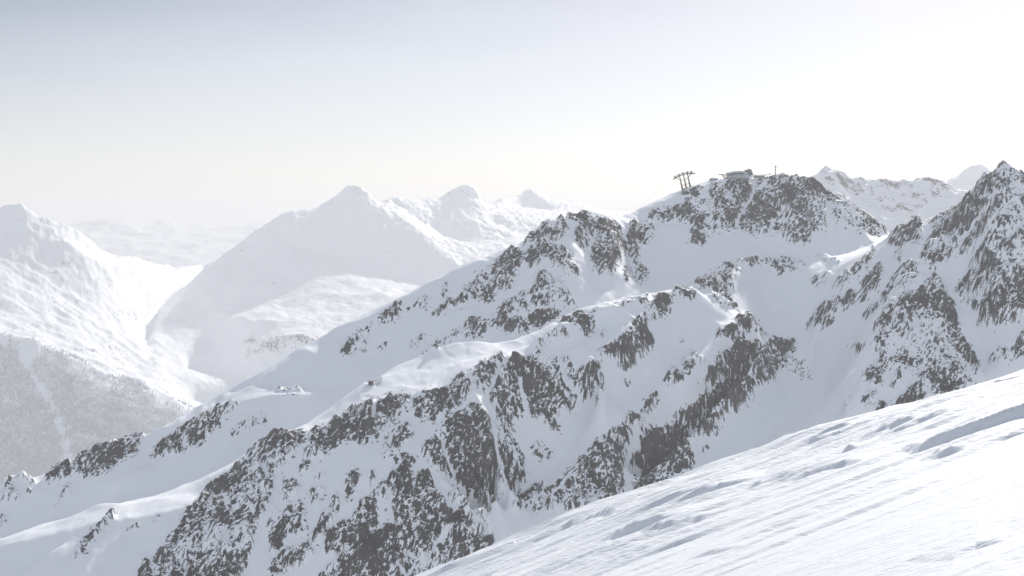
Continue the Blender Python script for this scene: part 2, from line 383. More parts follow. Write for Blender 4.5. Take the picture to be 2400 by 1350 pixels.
# ------------------------------------------------------------------ where bare rock shows (outlines read off the photo tile by tile)
TILES = {'A': (1440, 360, 3.5294), 'E': (1100, 460, 3.2149), 'C': (1840, 360, 3.0682), 'D': (1800, 700, 3.857),
         'G': (600, 400, 2.7), 'H': (0, 850, 2.7), 'I': (600, 800, 2.4547), 'J': (1200, 650, 2.4547)}
ROCK = [
 ('A', .85, [(930,215),(1010,205),(1150,200),(1200,215),(1330,165),(1450,138),(1500,165),(1640,230),(1740,300),(1830,370),(1910,440),(1930,480),(1900,530),(1850,520),(1870,620),(1840,610),(1800,480),(1760,470),(1760,640),(1700,640),(1640,690),(1560,730),(1490,710),(1420,700),(1310,650),(1290,620),(1250,650),(1130,630),(1030,600),(1080,520),(1110,450),(1150,350),(1130,340),(1060,460),(1010,580),(990,605),(900,590),(800,560),(790,480),(850,400),(900,320),(930,260)]),
 ('A', .55, [(1920,450),(2080,475),(2260,660),(2180,720),(2100,680),(2000,640),(1920,640),(1900,560)]),
 ('A', .8, [(250,510),(340,500),(420,490),(520,450),(600,440),(700,490),(790,530),(800,570),(700,560),(600,540),(490,545),(400,570),(300,540)]),
 ('A', .5, [(560,330),(700,290),(760,270),(700,360),(620,410),(560,380)]),
 ('A', .4, [(700,400),(830,420),(790,480),(720,450)]),
 ('A', .45, [(800,260),(930,230),(900,330),(840,400),(780,380)]),
 ('A', .75, [(580,550),(700,560),(775,590),(760,615),(650,595)]),
 ('A', .7, [(815,600),(970,630),(960,640),(830,625)]),
 ('A', .8, [(640,640),(700,640),(770,680),(760,720),(700,740),(650,760),(615,745),(640,710)]),
 ('A', .6, [(1290,900),(1390,870),(1480,900),(1600,910),(1580,930),(1500,940),(1520,988),(1300,960)]),
 ('A', .5, [(1650,805),(1760,850),(1880,880),(1860,900),(1740,880)]),
 ('A', .6, [(900,985),(1100,910),(1320,880),(1310,890),(1080,940),(960,988)]),
 ('E', .75, [(600,190),(700,175),(730,230),(720,280),(700,330),(650,360),(560,330),(470,350),(390,380),(520,270)]),
 ('E', .75, [(730,170),(830,105),(900,100),(890,170),(900,270),(860,290),(900,380),(830,400),(800,300),(830,200),(760,230)]),
 ('E', .65, [(340,390),(390,430),(370,560),(290,690),(230,650),(150,720),(80,780),(0,720),(0,640),(100,570),(150,570),(250,440)]),
 ('E', .7, [(430,380),(560,340),(620,420),(560,480),(500,540),(460,520),(440,450)]),
 ('E', .75, [(640,370),(700,400),(760,480),(830,590),(840,610),(740,610),(650,530),(600,470)]),
 ('E', .65, [(540,560),(600,570),(690,650),(760,740),(750,790),(640,830),(560,860),(450,840),(360,860),(400,760),(500,680)]),
 ('E', .65, [(300,780),(400,720),(460,740),(450,800),(330,850),(260,960),(180,1000),(160,950),(240,830)]),
 ('E', .7, [(0,960),(60,930),(120,960),(120,1020),(50,1060),(0,1060)]),
 ('E', .8, [(280,940),(420,930),(440,1020),(350,1040),(270,1020)]),
 ('E', .75, [(560,870),(680,880),(690,895),(560,960),(470,980),(420,920)]),
 ('E', .7, [(700,840),(790,820),(780,850),(710,880)]),
 ('E', .85, [(960,190),(1010,170),(1130,180),(1160,260),(1150,300),(1190,390),(1140,470),(1090,490),(1080,610),(1060,610),(1000,580),(1010,610),(940,570),(910,520),(920,430),(950,340),(1000,290),(950,240)]),
 ('E', .75, [(1180,250),(1240,190),(1340,200),(1410,250),(1380,310),(1300,350),(1270,410),(1300,480),(1250,450),(1200,430),(1180,350)]),
 ('E', .7, [(1220,430),(1260,440),(1270,510),(1340,560),(1365,600),(1330,610),(1310,650),(1260,600),(1240,540)]),
 ('E', .5, [(1160,520),(1190,560),(1200,640),(1170,640)]),
 ('E', .8, [(1700,660),(1800,610),(1880,600),(1970,560),(1990,620),(1960,640),(2010,710),(1900,700),(1800,680),(1720,690)]),
 ('E', .85, [(1520,740),(1580,700),(1640,700),(1720,730),(1690,770),(1640,780),(1600,740)]),
 ('E', .75, [(1370,800),(1440,760),(1530,770),(1520,830),(1470,830),(1470,900),(1380,930),(1400,860),(1330,830)]),
 ('E', .5, [(1800,700),(1950,740),(2040,830),(1960,830),(1830,770)]),
 ('E', .6, [(1880,570),(2000,530),(2290,480),(2290,490),(2060,545),(1900,605)]),
 ('E', .7, [(2270,510),(2379,470),(2379,590),(2290,570)]),
 ('E', .38, [(880,870),(1100,790),(1370,750),(1330,800),(1150,830),(1100,810),(900,880)]),
 ('E', .75, [(690,940),(830,890),(900,890),(920,1040),(870,1040),(790,940),(720,950)]),
 ('E', .55, [(500,1090),(640,990),(720,980),(770,1070),(740,1080),(640,1020),(580,1080),(560,1150)]),
 ('E', .7, [(970,1150),(1060,1130),(1170,1040),(1250,960),(1300,1000),(1400,1080),(1380,1140),(1310,1180),(1250,1260),(1150,1300),(1120,1260),(1150,1180),(1080,1200),(1000,1240)]),
 ('E', .6, [(1260,930),(1340,880),(1350,930),(1330,980),(1270,960)]),
 ('E', .5, [(1580,1070),(1630,1055),(1640,1090),(1590,1085)]),
 ('E', .45, [(1000,1030),(1030,1025),(1020,1070),(985,1075)]),
 ('G', .65, [(530,1170),(600,1090),(700,1010),(760,960),(850,900),(890,860),(930,870),(900,930),(820,960),(760,1000),(650,1090),(570,1180)]),
 ('G', .5, [(650,1110),(720,1060),(700,1130),(690,1180)]),
 ('G', .6, [(770,1140),(840,1090),(830,1110),(790,1150)]),
 ('G', .6, [(940,890),(1000,860),(1080,790),(1090,830),(1070,880),(1010,860),(950,910)]),
 ('G', .6, [(1170,760),(1220,680),(1210,740),(1170,810)]),
 ('G', .7, [(1110,920),(1200,850),(1280,790),(1330,730),(1400,700),(1400,760),(1330,820),(1230,860),(1130,930)]),
 ('G', .75, [(1440,740),(1490,770),(1480,790),(1430,810)]),
 ('G', .6, [(1400,670),(1500,600),(1620,500),(1650,480),(1660,600),(1560,660),(1500,740),(1430,700),(1400,740)]),
 ('G', .4, [(970,1080),(1050,1030),(1110,1030),(1050,1090),(1010,1140)]),
 ('G', .7, [(1130,1080),(1180,1060),(1300,1010),(1340,950),(1450,930),(1460,1020),(1300,1060),(1150,1110)]),
 ('G', .7, [(1040,1160),(1130,1110),(1150,1130),(1050,1170)]),
 ('H', .7, [(20,760),(90,710),(150,715),(240,765),(200,780),(130,740),(90,790),(30,780)]),
 ('H', .8, [(285,740),(385,625),(440,640),(460,680),(430,720),(340,735)]),
 ('H', .75, [(480,610),(570,545),(640,540),(740,530),(900,480),(940,480),(870,550),(870,590),(800,600),(700,660),(600,690),(520,715),(490,690),(520,640),(470,640)]),
 ('H', .75, [(960,610),(1000,550),(1090,490),(1170,400),(1280,330),(1390,290),(1520,275),(1500,290),(1440,300),(1440,330),(1390,330),(1400,400),(1330,460),(1260,500),(1210,525),(1190,480),(1100,530),(1040,570),(1160,530),(1150,570),(1060,590),(980,610)]),
 ('H', .65, [(1460,465),(1550,380),(1620,350),(1690,360),(1690,410),(1600,410),(1500,460)]),
 ('H', .6, [(1730,190),(1800,165),(1930,180),(1900,190),(1780,190)]),
 ('H', .6, [(360,860),(420,800),(480,780),(490,790),(430,840),(410,865)]),
 ('H', .5, [(335,930),(370,890),(370,910)]),
 ('H', .6, [(0,830),(50,825),(120,830),(110,870),(20,880)]),
 ('H', .6, [(0,950),(50,1030),(30,1045),(0,1010)]),
 ('H', .7, [(470,1270),(480,1200),(540,1110),(620,1050),(700,980),(750,945),(720,1000),(640,1060),(590,1150),(520,1215)]),
 ('H', .45, [(780,1090),(830,1030),(900,1040),(860,1060)]),
 ('H', .5, [(960,1010),(980,960),(1010,970),(1000,1010)]),
 ('H', .5, [(150,820),(190,800),(200,825)]),
 ('H', .8, [(880,1350),(930,1290),(1020,1190),(1060,1110),(1130,1060),(1180,960),(1260,880),(1330,790),(1430,700),(1590,590),(1680,520),(1760,465),(1900,470),(1990,450),(2000,560),(1980,600),(1880,560),(1790,640),(1760,700),(1700,720),(1740,840),(1690,990),(1630,1100),(1600,1260),(1520,1350)]),
 ('I', .85, [(0,640),(60,590),(130,545),(300,540),(320,540),(300,600),(180,660),(150,710),(120,790),(110,900),(60,1010),(0,1120)]),
 ('I', .75, [(320,530),(420,480),(560,395),(700,335),(850,310),(900,320),(860,370),(800,420),(770,480),(700,550),(600,590),(540,580),(480,590),(430,640),(370,690),(340,640),(330,580)]),
 ('I', .85, [(900,340),(960,310),(1100,260),(1200,190),(1240,250),(1200,320),(1180,370),(1120,400),(1090,440),(990,460),(970,490),(1000,420),(920,440),(890,390)]),
 ('I', .8, [(1230,180),(1330,130),(1420,100),(1420,140),(1360,210),(1330,270),(1280,280)]),
 ('I', .9, [(1340,300),(1400,220),(1450,160),(1560,100),(1640,70),(1640,120),(1700,220),(1718,250),(1718,460),(1660,460),(1570,450),(1540,330),(1540,440),(1470,440),(1420,380),(1350,370)]),
 ('I', .92, [(950,640),(1030,560),(1130,450),(1180,400),(1240,370),(1300,390),(1350,460),(1370,560),(1400,680),(1420,800),(1400,900),(1360,970),(1310,1020),(1230,990),(1170,900),(1150,830),(1100,780),(1050,740),(980,690)]),
 ('I', .85, [(1370,410),(1430,410),(1470,500),(1460,570),(1540,680),(1550,740),(1520,830),(1470,860),(1430,790),(1400,640),(1380,530)]),
 ('I', .7, [(740,550),(830,480),(880,480),(910,540),(850,590),(760,630),(730,660),(740,600)]),
 ('I', .5, [(730,660),(830,640),(900,660),(880,720),(800,720)]),
 ('I', .85, [(380,1200),(430,1110),(560,1000),(680,880),(760,800),(850,740),(900,680),(930,690),(870,770),(900,860),(960,760),(1010,790),(1040,860),(1090,960),(1090,1010),(1000,1040),(950,1100),(870,1080),(800,1060),(760,1000),(750,920),(700,930),(690,1000),(690,1080),(650,1150),(530,1200),(450,1240),(380,1220)]),
 ('I', .9, [(430,1300),(520,1230),(640,1170),(760,1090),(900,1080),(1000,1060),(1060,1010),(1140,1000),(1130,1060),(1060,1130),(960,1230),(900,1300),(850,1360),(330,1360)]),
 ('I', .75, [(880,1360),(960,1260),(1080,1140),(1130,1050),(1180,980),(1100,900),(1130,860),(1200,930),(1280,1010),(1340,1090),(1370,1150),(1370,1190),(1270,1240),(1130,1290),(960,1360)]),
 ('I', .85, [(80,1200),(90,1110),(150,1010),(200,920),(260,910),(280,1010),(250,1100),(190,1110),(120,1190)]),
 ('I', .85, [(90,1280),(130,1220),(250,1190),(300,1130),(330,1240),(240,1300),(100,1350),(70,1340)]),
 ('I', .6, [(290,870),(380,830),(400,900),(340,930)]),
 ('I', .5, [(310,800),(400,750),(400,790)]),
 ('I', .65, [(520,790),(600,740),(590,820),(560,900),(510,950)]),
 ('I', .6, [(640,800),(690,760),(680,830),(630,850)]),
 ('I', .7, [(330,1110),(400,960),(450,900),(500,910),(460,1030),(420,1080),(340,1150)]),
 ('I', .7, [(140,870),(150,790),(240,800),(240,870),(180,890)]),
 ('I', .6, [(230,690),(310,670),(300,740),(250,740)]),
 ('I', .5, [(1580,620),(1620,570),(1640,620),(1600,680)]),
 ('J', .7, [(0,1330),(60,1260),(160,1210),(190,1200),(180,1260),(100,1340)]),
 ('J', .85, [(120,1350),(200,1250),(290,1150),(380,1060),(430,1030),(520,940),(580,890),(700,790),(740,800),(760,840),(700,880),(690,960),(660,1010),(640,1100),(660,1180),(640,1260),(600,1200),(610,1310),(540,1340),(400,1350)]),
 ('J', .88, [(700,1240),(730,1170),(690,1110),(720,1030),(760,960),(830,880),(900,860),(980,860),(1020,950),(1050,1040),(1030,1100),(940,1130),(890,1190),(830,1220),(740,1260)]),
 ('J', .6, [(720,950),(800,860),(790,900),(720,960)]),
 ('J', .75, [(740,790),(760,720),(830,670),(840,690),(780,770)]),
 ('J', .7, [(870,620),(880,580),(940,520),(970,570),(960,600),(900,620)]),
 ('J', .7, [(960,490),(1050,420),(1080,460),(1130,480),(1060,500),(1000,520)]),
 ('J', .75, [(1170,330),(1220,300),(1310,280),(1300,330),(1210,360)]),
 ('J', .8, [(1290,230),(1370,210),(1410,280),(1370,300),(1300,270)]),
 ('J', .5, [(1400,290),(1480,350),(1450,350),(1400,320)]),
 ('J', .5, [(1420,220),(1450,250),(1420,260)]),
 ('J', .88, [(930,800),(1000,790),(1090,720),(1150,660),(1190,640),(1250,580),(1330,560),(1400,620),(1400,670),(1340,740),(1300,790),(1250,740),(1240,800),(1200,760),(1220,840),(1170,890),(1170,920),(1100,900),(1070,960),(1030,890),(980,850)]),
 ('J', .85, [(1120,530),(1200,460),(1290,400),(1340,370),(1400,420),(1460,410),(1520,360),(1640,370),(1610,420),(1580,440),(1580,500),(1530,540),(1490,610),(1440,620),(1380,570),(1290,570),(1200,590),(1120,620)]),
 ('J', .5, [(1060,620),(1110,570),(1120,600)]),
 ('J', .5, [(1090,1030),(1130,990),(1130,1020)]),
 ('J', .7, [(1510,210),(1570,210),(1580,240),(1540,240)]),
 ('J', .5, [(1690,300),(1740,270),(1740,240),(1790,170),(1841,150),(1841,290),(1800,290),(1810,250),(1750,280)]),
 ('J', .8, [(0,960),(40,980),(80,1100),(60,1180),(0,1230)]),
 ('J', .88, [(0,480),(100,460),(170,430),(190,500),(260,480),(300,490),(380,560),(500,500),(540,650),(490,660),(490,740),(420,760),(390,700),(390,760),(330,760),(280,780),(230,830),(100,830),(0,780)]),
 ('J', .6, [(180,850),(250,820),(290,860),(270,910),(250,900)]),
 ('J', .3, [(100,1000),(160,930),(240,980),(220,1050),(110,1040)]),
 ('J', .5, [(580,600),(680,600),(670,630),(600,615)]),
 ('C', .85, [(1500,110),(1560,50),(1640,100),(1718,125),(1718,220),(1660,200),(1600,230),(1640,290),(1600,320),(1540,220),(1500,280),(1480,350),(1420,420),(1350,520),(1280,600),(1240,680),(1180,760),(1100,780),(970,770),(990,700),(1080,580),(1200,450),(1330,290),(1440,170)]),
 ('C', .97, [(1340,560),(1420,460),(1500,320),(1580,320),(1590,360),(1560,420),(1510,460),(1500,510),(1470,530),(1430,610),(1380,680),(1300,720),(1230,760),(1290,660)]),
 ('C', .82, [(1380,740),(1450,640),(1510,600),(1600,660),(1718,570),(1718,1050),(1620,1180),(1540,1230),(1540,1180),(1480,1180),(1400,1240),(1400,1200),(1450,1130),(1390,1110),(1400,1060),(1440,960),(1500,900),(1550,860),(1480,880),(1430,980),(1330,1010),(1240,1010),(1230,960),(1290,890),(1360,800)]),
 ('C', .5, [(1520,420),(1600,340),(1718,300),(1718,560),(1640,560),(1520,560)]),
 ('C', .6, [(1340,1040),(1380,1030),(1380,1070)]),
 ('C', .75, [(745,620),(780,570),(870,500),(940,460),(980,470),(980,570),(960,610),(880,620),(860,680),(760,650)]),
 ('C', .45, [(1030,490),(1100,460),(1230,380),(1240,380),(1200,440),(1130,480),(1060,540)]),
 ('C', .6, [(780,740),(810,710),(840,750),(810,790)]),
 ('C', .7, [(330,970),(400,900),(480,830),(560,760),(650,670),(650,690),(600,760),(500,860),(420,930),(380,970)]),
 ('C', .5, [(180,910),(260,850),(340,840),(300,890),(220,970)]),
 ('C', .65, [(560,900),(640,810),(700,770),(720,880),(690,960),(610,1030),(550,1070),(560,990),(620,960),(540,940)]),
 ('C', .65, [(290,1170),(330,1080),(420,1050),(460,990),(500,1010),(480,1090),(400,1120),(330,1170)]),
 ('C', .5, [(150,1260),(220,1170),(270,1100),(290,1070),(270,1140),(220,1230)]),
 ('C', .5, [(300,1250),(335,1215),(340,1235)]),
 ('C', .7, [(550,1190),(650,1080),(690,1070),(600,1150)]),
 ('C', .8, [(690,1050),(720,990),(800,880),(870,800),(920,780),(960,790),(960,840),(1010,850),(900,940),(850,1000),(780,1020),(740,1070)]),
 ('C', .6, [(1020,810),(1080,780),(1100,820),(1050,860)]),
 ('C', .65, [(630,1290),(680,1190),(760,1080),(860,1020),(930,990),(920,1020),(860,1110),(780,1150),(720,1200),(660,1280)]),
 ('C', .85, [(650,1350),(760,1230),(860,1110),(960,1010),(1000,940),(1070,880),(1110,890),(1160,960),(1150,1010),(1200,1040),(1220,1110),(1230,1200),(1270,1270),(1300,1350),(1200,1350),(1170,1220),(1130,1130),(1080,1080),(1000,1150),(940,1100),(900,1180),(860,1260),(760,1350)]),
 ('C', .42, [(940,1170),(1100,1100),(1150,1200),(1200,1350),(800,1350)]),
 ('D', .8, [(950,310),(1000,230),(1080,170),(1170,40),(1310,0),(1500,0),(1530,40),(1440,110),(1330,100),(1300,180),(1320,200),(1250,330),(1180,330),(1100,370),(1040,450),(920,480),(1000,370),(1060,300),(980,310)]),
 ('D', .85, [(1580,0),(1690,0),(1690,130),(1740,250),(1810,400),(1880,540),(1880,560),(1970,740),(1930,740),(1830,600),(1770,560),(1700,450),(1650,340),(1600,300),(1620,150)]),
 ('D', .42, [(1100,500),(1220,360),(1350,260),(1500,280),(1600,400),(1650,480),(1500,560),(1300,600),(1100,600)]),
 ('D', .82, [(1340,770),(1400,660),(1500,560),(1640,490),(1730,600),(1800,700),(1900,760),(1760,800),(1640,850),(1480,900),(1380,940),(1270,980),(1180,1010),(1080,1040),(1180,920),(1250,870),(1270,800)]),
 ('D', .7, [(820,740),(900,640),(950,560),(1050,480),(1100,560),(1080,640),(1000,740),(1000,780),(920,820),(960,720),(900,720),(830,770)]),
 ('D', .65, [(840,900),(960,810),(1010,830),(980,880),(900,930),(850,970)]),
 ('D', .7, [(680,960),(740,870),(740,920),(700,980)]),
 ('D', .75, [(960,1040),(1000,960),(1090,920),(1070,980),(1010,1050)]),
 ('D', .6, [(570,1200),(620,1150),(680,1100),(700,1080),(640,1170),(760,1130),(820,1090),(800,1120),(640,1190),(580,1210)]),
 ('D', .6, [(750,490),(770,430),(860,410),(880,430),(800,500)]),
 ('D', .6, [(660,450),(720,405),(730,420)]),
 ('D', .55, [(1110,790),(1160,680),(1220,660),(1210,720),(1140,780)]),
 ('D', .75, [(1990,570),(2050,500),(2120,450),(2200,440),(2314,330),(2314,500),(2200,520),(2100,590)]),
 ('D', .8, [(1900,250),(1920,210),(2000,160),(2100,60),(1900,100),(1830,0),(2314,0),(2314,160),(2200,230),(2120,230),(2090,200),(2140,120),(2000,190)]),
 ('D', .5, [(2000,330),(2070,280),(2080,300)]),
 ('D', .7, [(60,150),(100,120),(160,150),(150,180),(120,180)]),
 ('D', .7, [(340,270),(390,220),(430,230),(380,280)]),
 ('D', .6, [(530,260),(580,220),(575,245)]),
 ('D', .7, [(840,180),(930,110),(1010,40),(960,100),(880,170)]),
 ('D', .22, [(200,580),(340,560),(420,700),(340,740),(210,680)]),
 ('D', .5, [(190,310),(250,290),(250,310)]),
]
# snow couloirs that cut the rock: tile, half width in tile pixels, polyline
SNOWCUT = [
 ('A', 13, [(1165,200),(1155,330),(1100,450),(1010,590)]), ('A', 11, [(1500,380),(1350,540),(1285,640)]), ('A', 14, [(1770,430),(1790,560),(1820,640)]),
 ('A', 12, [(960,350),(960,420)]), ('A', 16, [(1250,230),(1190,300)]),
 ('H', 24, [(1765,700),(1745,840),(1690,960),(1640,1080),(1620,1200),(1570,1360)]), ('H', 14, [(1640,640),(1690,730)]), ('H', 20, [(1420,1110),(1440,1180)]),
 ('I', 14, [(690,340),(680,440)]), ('I', 11, [(1220,190),(1280,300),(1345,390),(1370,500),(1390,640),(1420,760),(1440,820)]),
 ('I', 10, [(1065,590),(1100,700),(1150,800)]), ('I', 14, [(1430,150),(1360,280),(1330,350)]), ('I', 12, [(1530,270),(1550,350),(1555,450)]),
 ('I', 14, [(770,900),(770,980),(790,1050)]), ('I', 12, [(950,690),(1020,790),(1080,900),(1120,960)]), ('I', 10, [(1160,850),(1250,1000),(1330,1130)]),
 ('I', 12, [(880,440),(760,560)]), ('I', 14, [(1140,1080),(1040,1190),(950,1300)]), ('I', 10, [(470,1240),(560,1190)]),
 ('J', 14, [(50,600),(75,720),(90,850)]), ('J', 12, [(270,490),(300,600),(390,700)]), ('J', 16, [(720,860),(690,980),(660,1100),(680,1260)]),
 ('J', 10, [(370,1100),(260,1230),(180,1340)]), ('J', 12, [(1030,940),(1070,1050)]),
 ('C', 11, [(1560,400),(1480,520),(1400,660),(1320,780),(1280,890)]), ('C', 12, [(1400,470),(1320,560),(1280,620)]), ('C', 14, [(1600,640),(1540,620)]),
 ('C', 9, [(890,1170),(820,1260),(740,1350)]), ('C', 12, [(1240,560),(1180,650)]),
 ('D', 12, [(1190,160),(1110,260),(1040,340)]), ('D', 9, [(1440,110),(1330,260),(1200,400),(1100,520)]), ('D', 9, [(940,960),(780,1060),(660,1140)]),
]


def paint_rock():
    S = 0.5
    Wd, Hd = 1400, 700
    ox = 100                       # left margin in buffer pixels
    B = np.zeros((Hd, Wd), np.float32)
    yy, xx = np.mgrid[0:Hd, 0:Wd]

    def to_buf(t, p):
        x0, y0, s = TILES[t]
        return np.array([((x / s + x0) * S + ox, (y / s + y0) * S) for x, y in p])
    for t, dens, poly in ROCK:
        P = to_buf(t, poly)
        a = np.maximum(np.floor(P.min(0)).astype(int) - 1, 0); b = np.ceil(P.max(0)).astype(int) + 2
        gx = xx[a[1]:b[1], a[0]:b[0]] + 0.5; gy = yy[a[1]:b[1], a[0]:b[0]] + 0.5
        ins = np.zeros(gx.shape, bool)
        for (xa, ya), (xb, yb) in zip(P, np.roll(P, -1, 0)):
            if ya == yb: continue
            c = ((ya > gy) != (yb > gy)) & (gx < (xb - xa) * (gy - ya) / (yb - ya) + xa)
            ins ^= c
        sub = B[a[1]:b[1], a[0]:b[0]]
        sub[ins] = np.maximum(sub[ins], dens)
    for px_edge, (x0, x1) in ((1300, (1300, 1400)),):      # carry the last column on past the frame
        B[:, x0:x1] = B[:, 1297:1298]
    B[675:] = B[674:675]
    B = blur(B, 3)
    B = np.maximum(B, 0.55 * blur(B, 40))
    for t, hw, poly in SNOWCUT:
        P = to_buf(t, poly); w = hw / TILES[t][2] * S
        a = np.maximum(np.floor(P.min(0) - w * 2).astype(int) - 1, 0); b = np.ceil(P.max(0) + w * 2).astype(int) + 2
        gx = xx[a[1]:b[1], a[0]:b[0]] + 0.5; gy = yy[a[1]:b[1], a[0]:b[0]] + 0.5
        D = np.full(gx.shape, 1e9)
        for (xa, ya), (xb, yb) in zip(P[:-1], P[1:]):
            L2 = (xb - xa) ** 2 + (yb - ya) ** 2
            u = np.clip(((gx - xa) * (xb - xa) + (gy - ya) * (yb - ya)) / L2, 0, 1)
            D = np.minimum(D, np.hypot(gx - xa - u * (xb - xa), gy - ya - u * (yb - ya)))
        B[a[1]:b[1], a[0]:b[0]] *= sstep(w * 0.55, w * 1.5, D)
    Bw = np.clip(blur(B[::8, ::8], 6) * 2.5, 0, 1)
    return B, S, ox, Bw


def build_massif():
    st = 4.0
    x0, x1, y0, y1 = -1200.0, 1280.0, 1140.0, 2600.0
    Zg = solve_membrane(x0, x1, y0, y1, st, LINES)
    ys = np.concatenate([np.arange(1150, 1400, 8), np.arange(1400, 2350, 1.6), np.arange(2350, 2590, 8)])
    ts = np.linspace(-0.44, 0.46, 970)
    T, Y = np.meshgrid(ts, ys)
    X = T * Y
    Z0 = cubic(Zg, (X - x0) / st, (Y - y0) / st)
    B, S, ox, Bw = paint_rock()
    # where each point of the slope was read in the photo, with a wobble so that outlines break up
    wob = 9.0
    wx = fbm(X, Y, Z0, 22, 3, .6, seed=3) * wob; wy = fbm(X, Y, Z0, 22, 3, .6, seed=8) * wob
    pX = CX + F * X / Y + wx; pY = HY - F * Z0 / Y + wy
    paint = bilin(B, pX * S + ox, pY * S)
    inside = (pY > 300) & (pY < 1400)
    paint = np.where(inside, paint, 0.55)
    # relief: rock stands proud, broken by ribs running down the slope
    un = lambda A: (A - A.mean()) / A.std()
    wrp = fbm(X, Y, Z0, 60, 2, .5, seed=31) * 40
    rib = un(fbm(X + wrp + Z0 * 0.35, Y * 0.45, Z0 * 0.45, 34, 4, .55, ridged=True, seed=1))
    crag = un(fbm(X, Y, Z0, 15, 5, .62, seed=5))
    lump = un(fbm(X, Y, Z0, 150, 3, .5, seed=11))
    soft = un(fbm(X, Y, Z0, 35, 2, .5, seed=13))
    pr = sstep(0.0, 0.6, paint)
    wind = un(fbm(X + Z0 * 0.4, Y * 0.3, Z0 * 0.3, 11, 3, .55, seed=17))
    wide = bilin(Bw, (pX * S + ox) / 8, pY * S / 8)
    spur = un(fbm(X + Z0 * 0.3 + wrp, Y * 0.5, Z0 * 0.3, 75, 3, .5, ridged=True, seed=19))
    disp = spur * (0.4 + 1.3 * wide) + lump * 1.6 + soft * 0.25 + wind * 0.10 + pr * (4.6 + rib * 2.0 + crag * 1.4)
    px0 = CX + F * X / Y
    calm = sstep(1560, 1585, px0) * sstep(1835, 1822, px0) * sstep(2285, 2305, Y)      # levelled crest under the lift buildings
    calm = np.maximum(calm, sstep(855, 862, px0) * sstep(895, 886, px0) * sstep(1680, 1688, Y) * sstep(1712, 1704, Y))
    disp = disp * (1 - calm)
    Z = Z0 + disp
    # steepness decides where snow holds on the ledges
    dzx = np.gradient(Z, axis=1) / np.gradient(X, axis=1)
    dzy = np.gradient(Z, axis=0) / np.gradient(Y, axis=0) - dzx * T
    steep = np.sqrt(dzx ** 2 + dzy ** 2)
    al = (X * 0.62 + Z0 * 0.78 + wrp * 0.25) / 2.3; ac = -X * 0.78 + Z0 * 0.62
    sp = un(fbm(al, ac, Y * 0.7, 3.6, 3, .9, seed=21))
    big = un(fbm(X + wrp * 0.3, Y, Z0 * 0.6, 45, 2, .5, seed=23))
    gul = un(fbm(X + Z0 * 0.45 + wrp * 0.5, Y * 0.3, Z0 * 0.18, 13, 3, .6, ridged=True, seed=27))
    p = np.clip(paint * 0.76, 0.0005, 0.985)
    thr = np.log(p / (1 - p)) * 0.62
    led = np.clip((steep - 0.85) * 1.1, -1.3, 1.0)
    rock = 0.5 + 0.20 * (thr + sp * 1.0 + big * 0.48 + gul * 0.34 + led * 0.5)
    rock = np.where(paint < 0.03, 0.0, np.clip(rock, 0, 1))
    m = terrain_material("snow_and_rock")
    cut = np.interp(Y, [1150, 1725, 1790, 1860, 1929, 2000, 2060, 2110, 2130], [.136, .136, .176, .197, .212, .214, .222, .25, 9.0])
    peak = (T > cut)[:-1, :-1]
    ob = grid_mesh("mountain", X, Y, Z, {"rock": rock}, m, ~peak)
    ob2 = grid_mesh("rocky_peak", X, Y, Z, {"rock": rock}, m, peak)
    tag(ob2, "steep pointed rock peak streaked with snow gullies above the foreground slope", "mountain", kind="structure")
    return ob, (Zg, x0, y0, st), (X, Y, Z)


massif, massif_grid, massif_xyz = build_massif()
tag(massif, "snow covered mountain with dark rock ribs, gullies and a lift station on its summit ridge", "mountain", kind="structure")

# ------------------------------------------------------------------ far mountains
def far_block(name, lines, x0, x1, y0, y1, st, ys, ts, relief, rockfn, mat, label, seed=0, split=None):
    Zg = solve_membrane(x0, x1, y0, y1, st, lines)
    T, Y = np.meshgrid(ts, ys)
    X = T * Y
    Z0 = cubic(Zg, (X - x0) / st, (Y - y0) / st)
    Z = Z0 + relief(X, Y, Z0)
    rock = rockfn(X, Y, Z0, CX + F * X / Y, HY - F * Z0 / Y)
    if split is None:
        return tag(grid_mesh(name, X, Y, Z, {"rock": rock}, mat), label, "mountain", kind="structure"), (X, Y, Z)
    m = split(X, Y)[:-1, :-1]
    o1 = tag(grid_mesh(name, X, Y, Z, {"rock": rock}, mat, m), label[0], "mountain", kind="structure")
    o2 = tag(grid_mesh(name, X, Y, Z, {"rock": rock}, mat, ~m), label[1], "mountain", kind="structure")
    return (o1, o2), (X, Y, Z)


def un(A):
    return (A - A.mean()) / A.std()


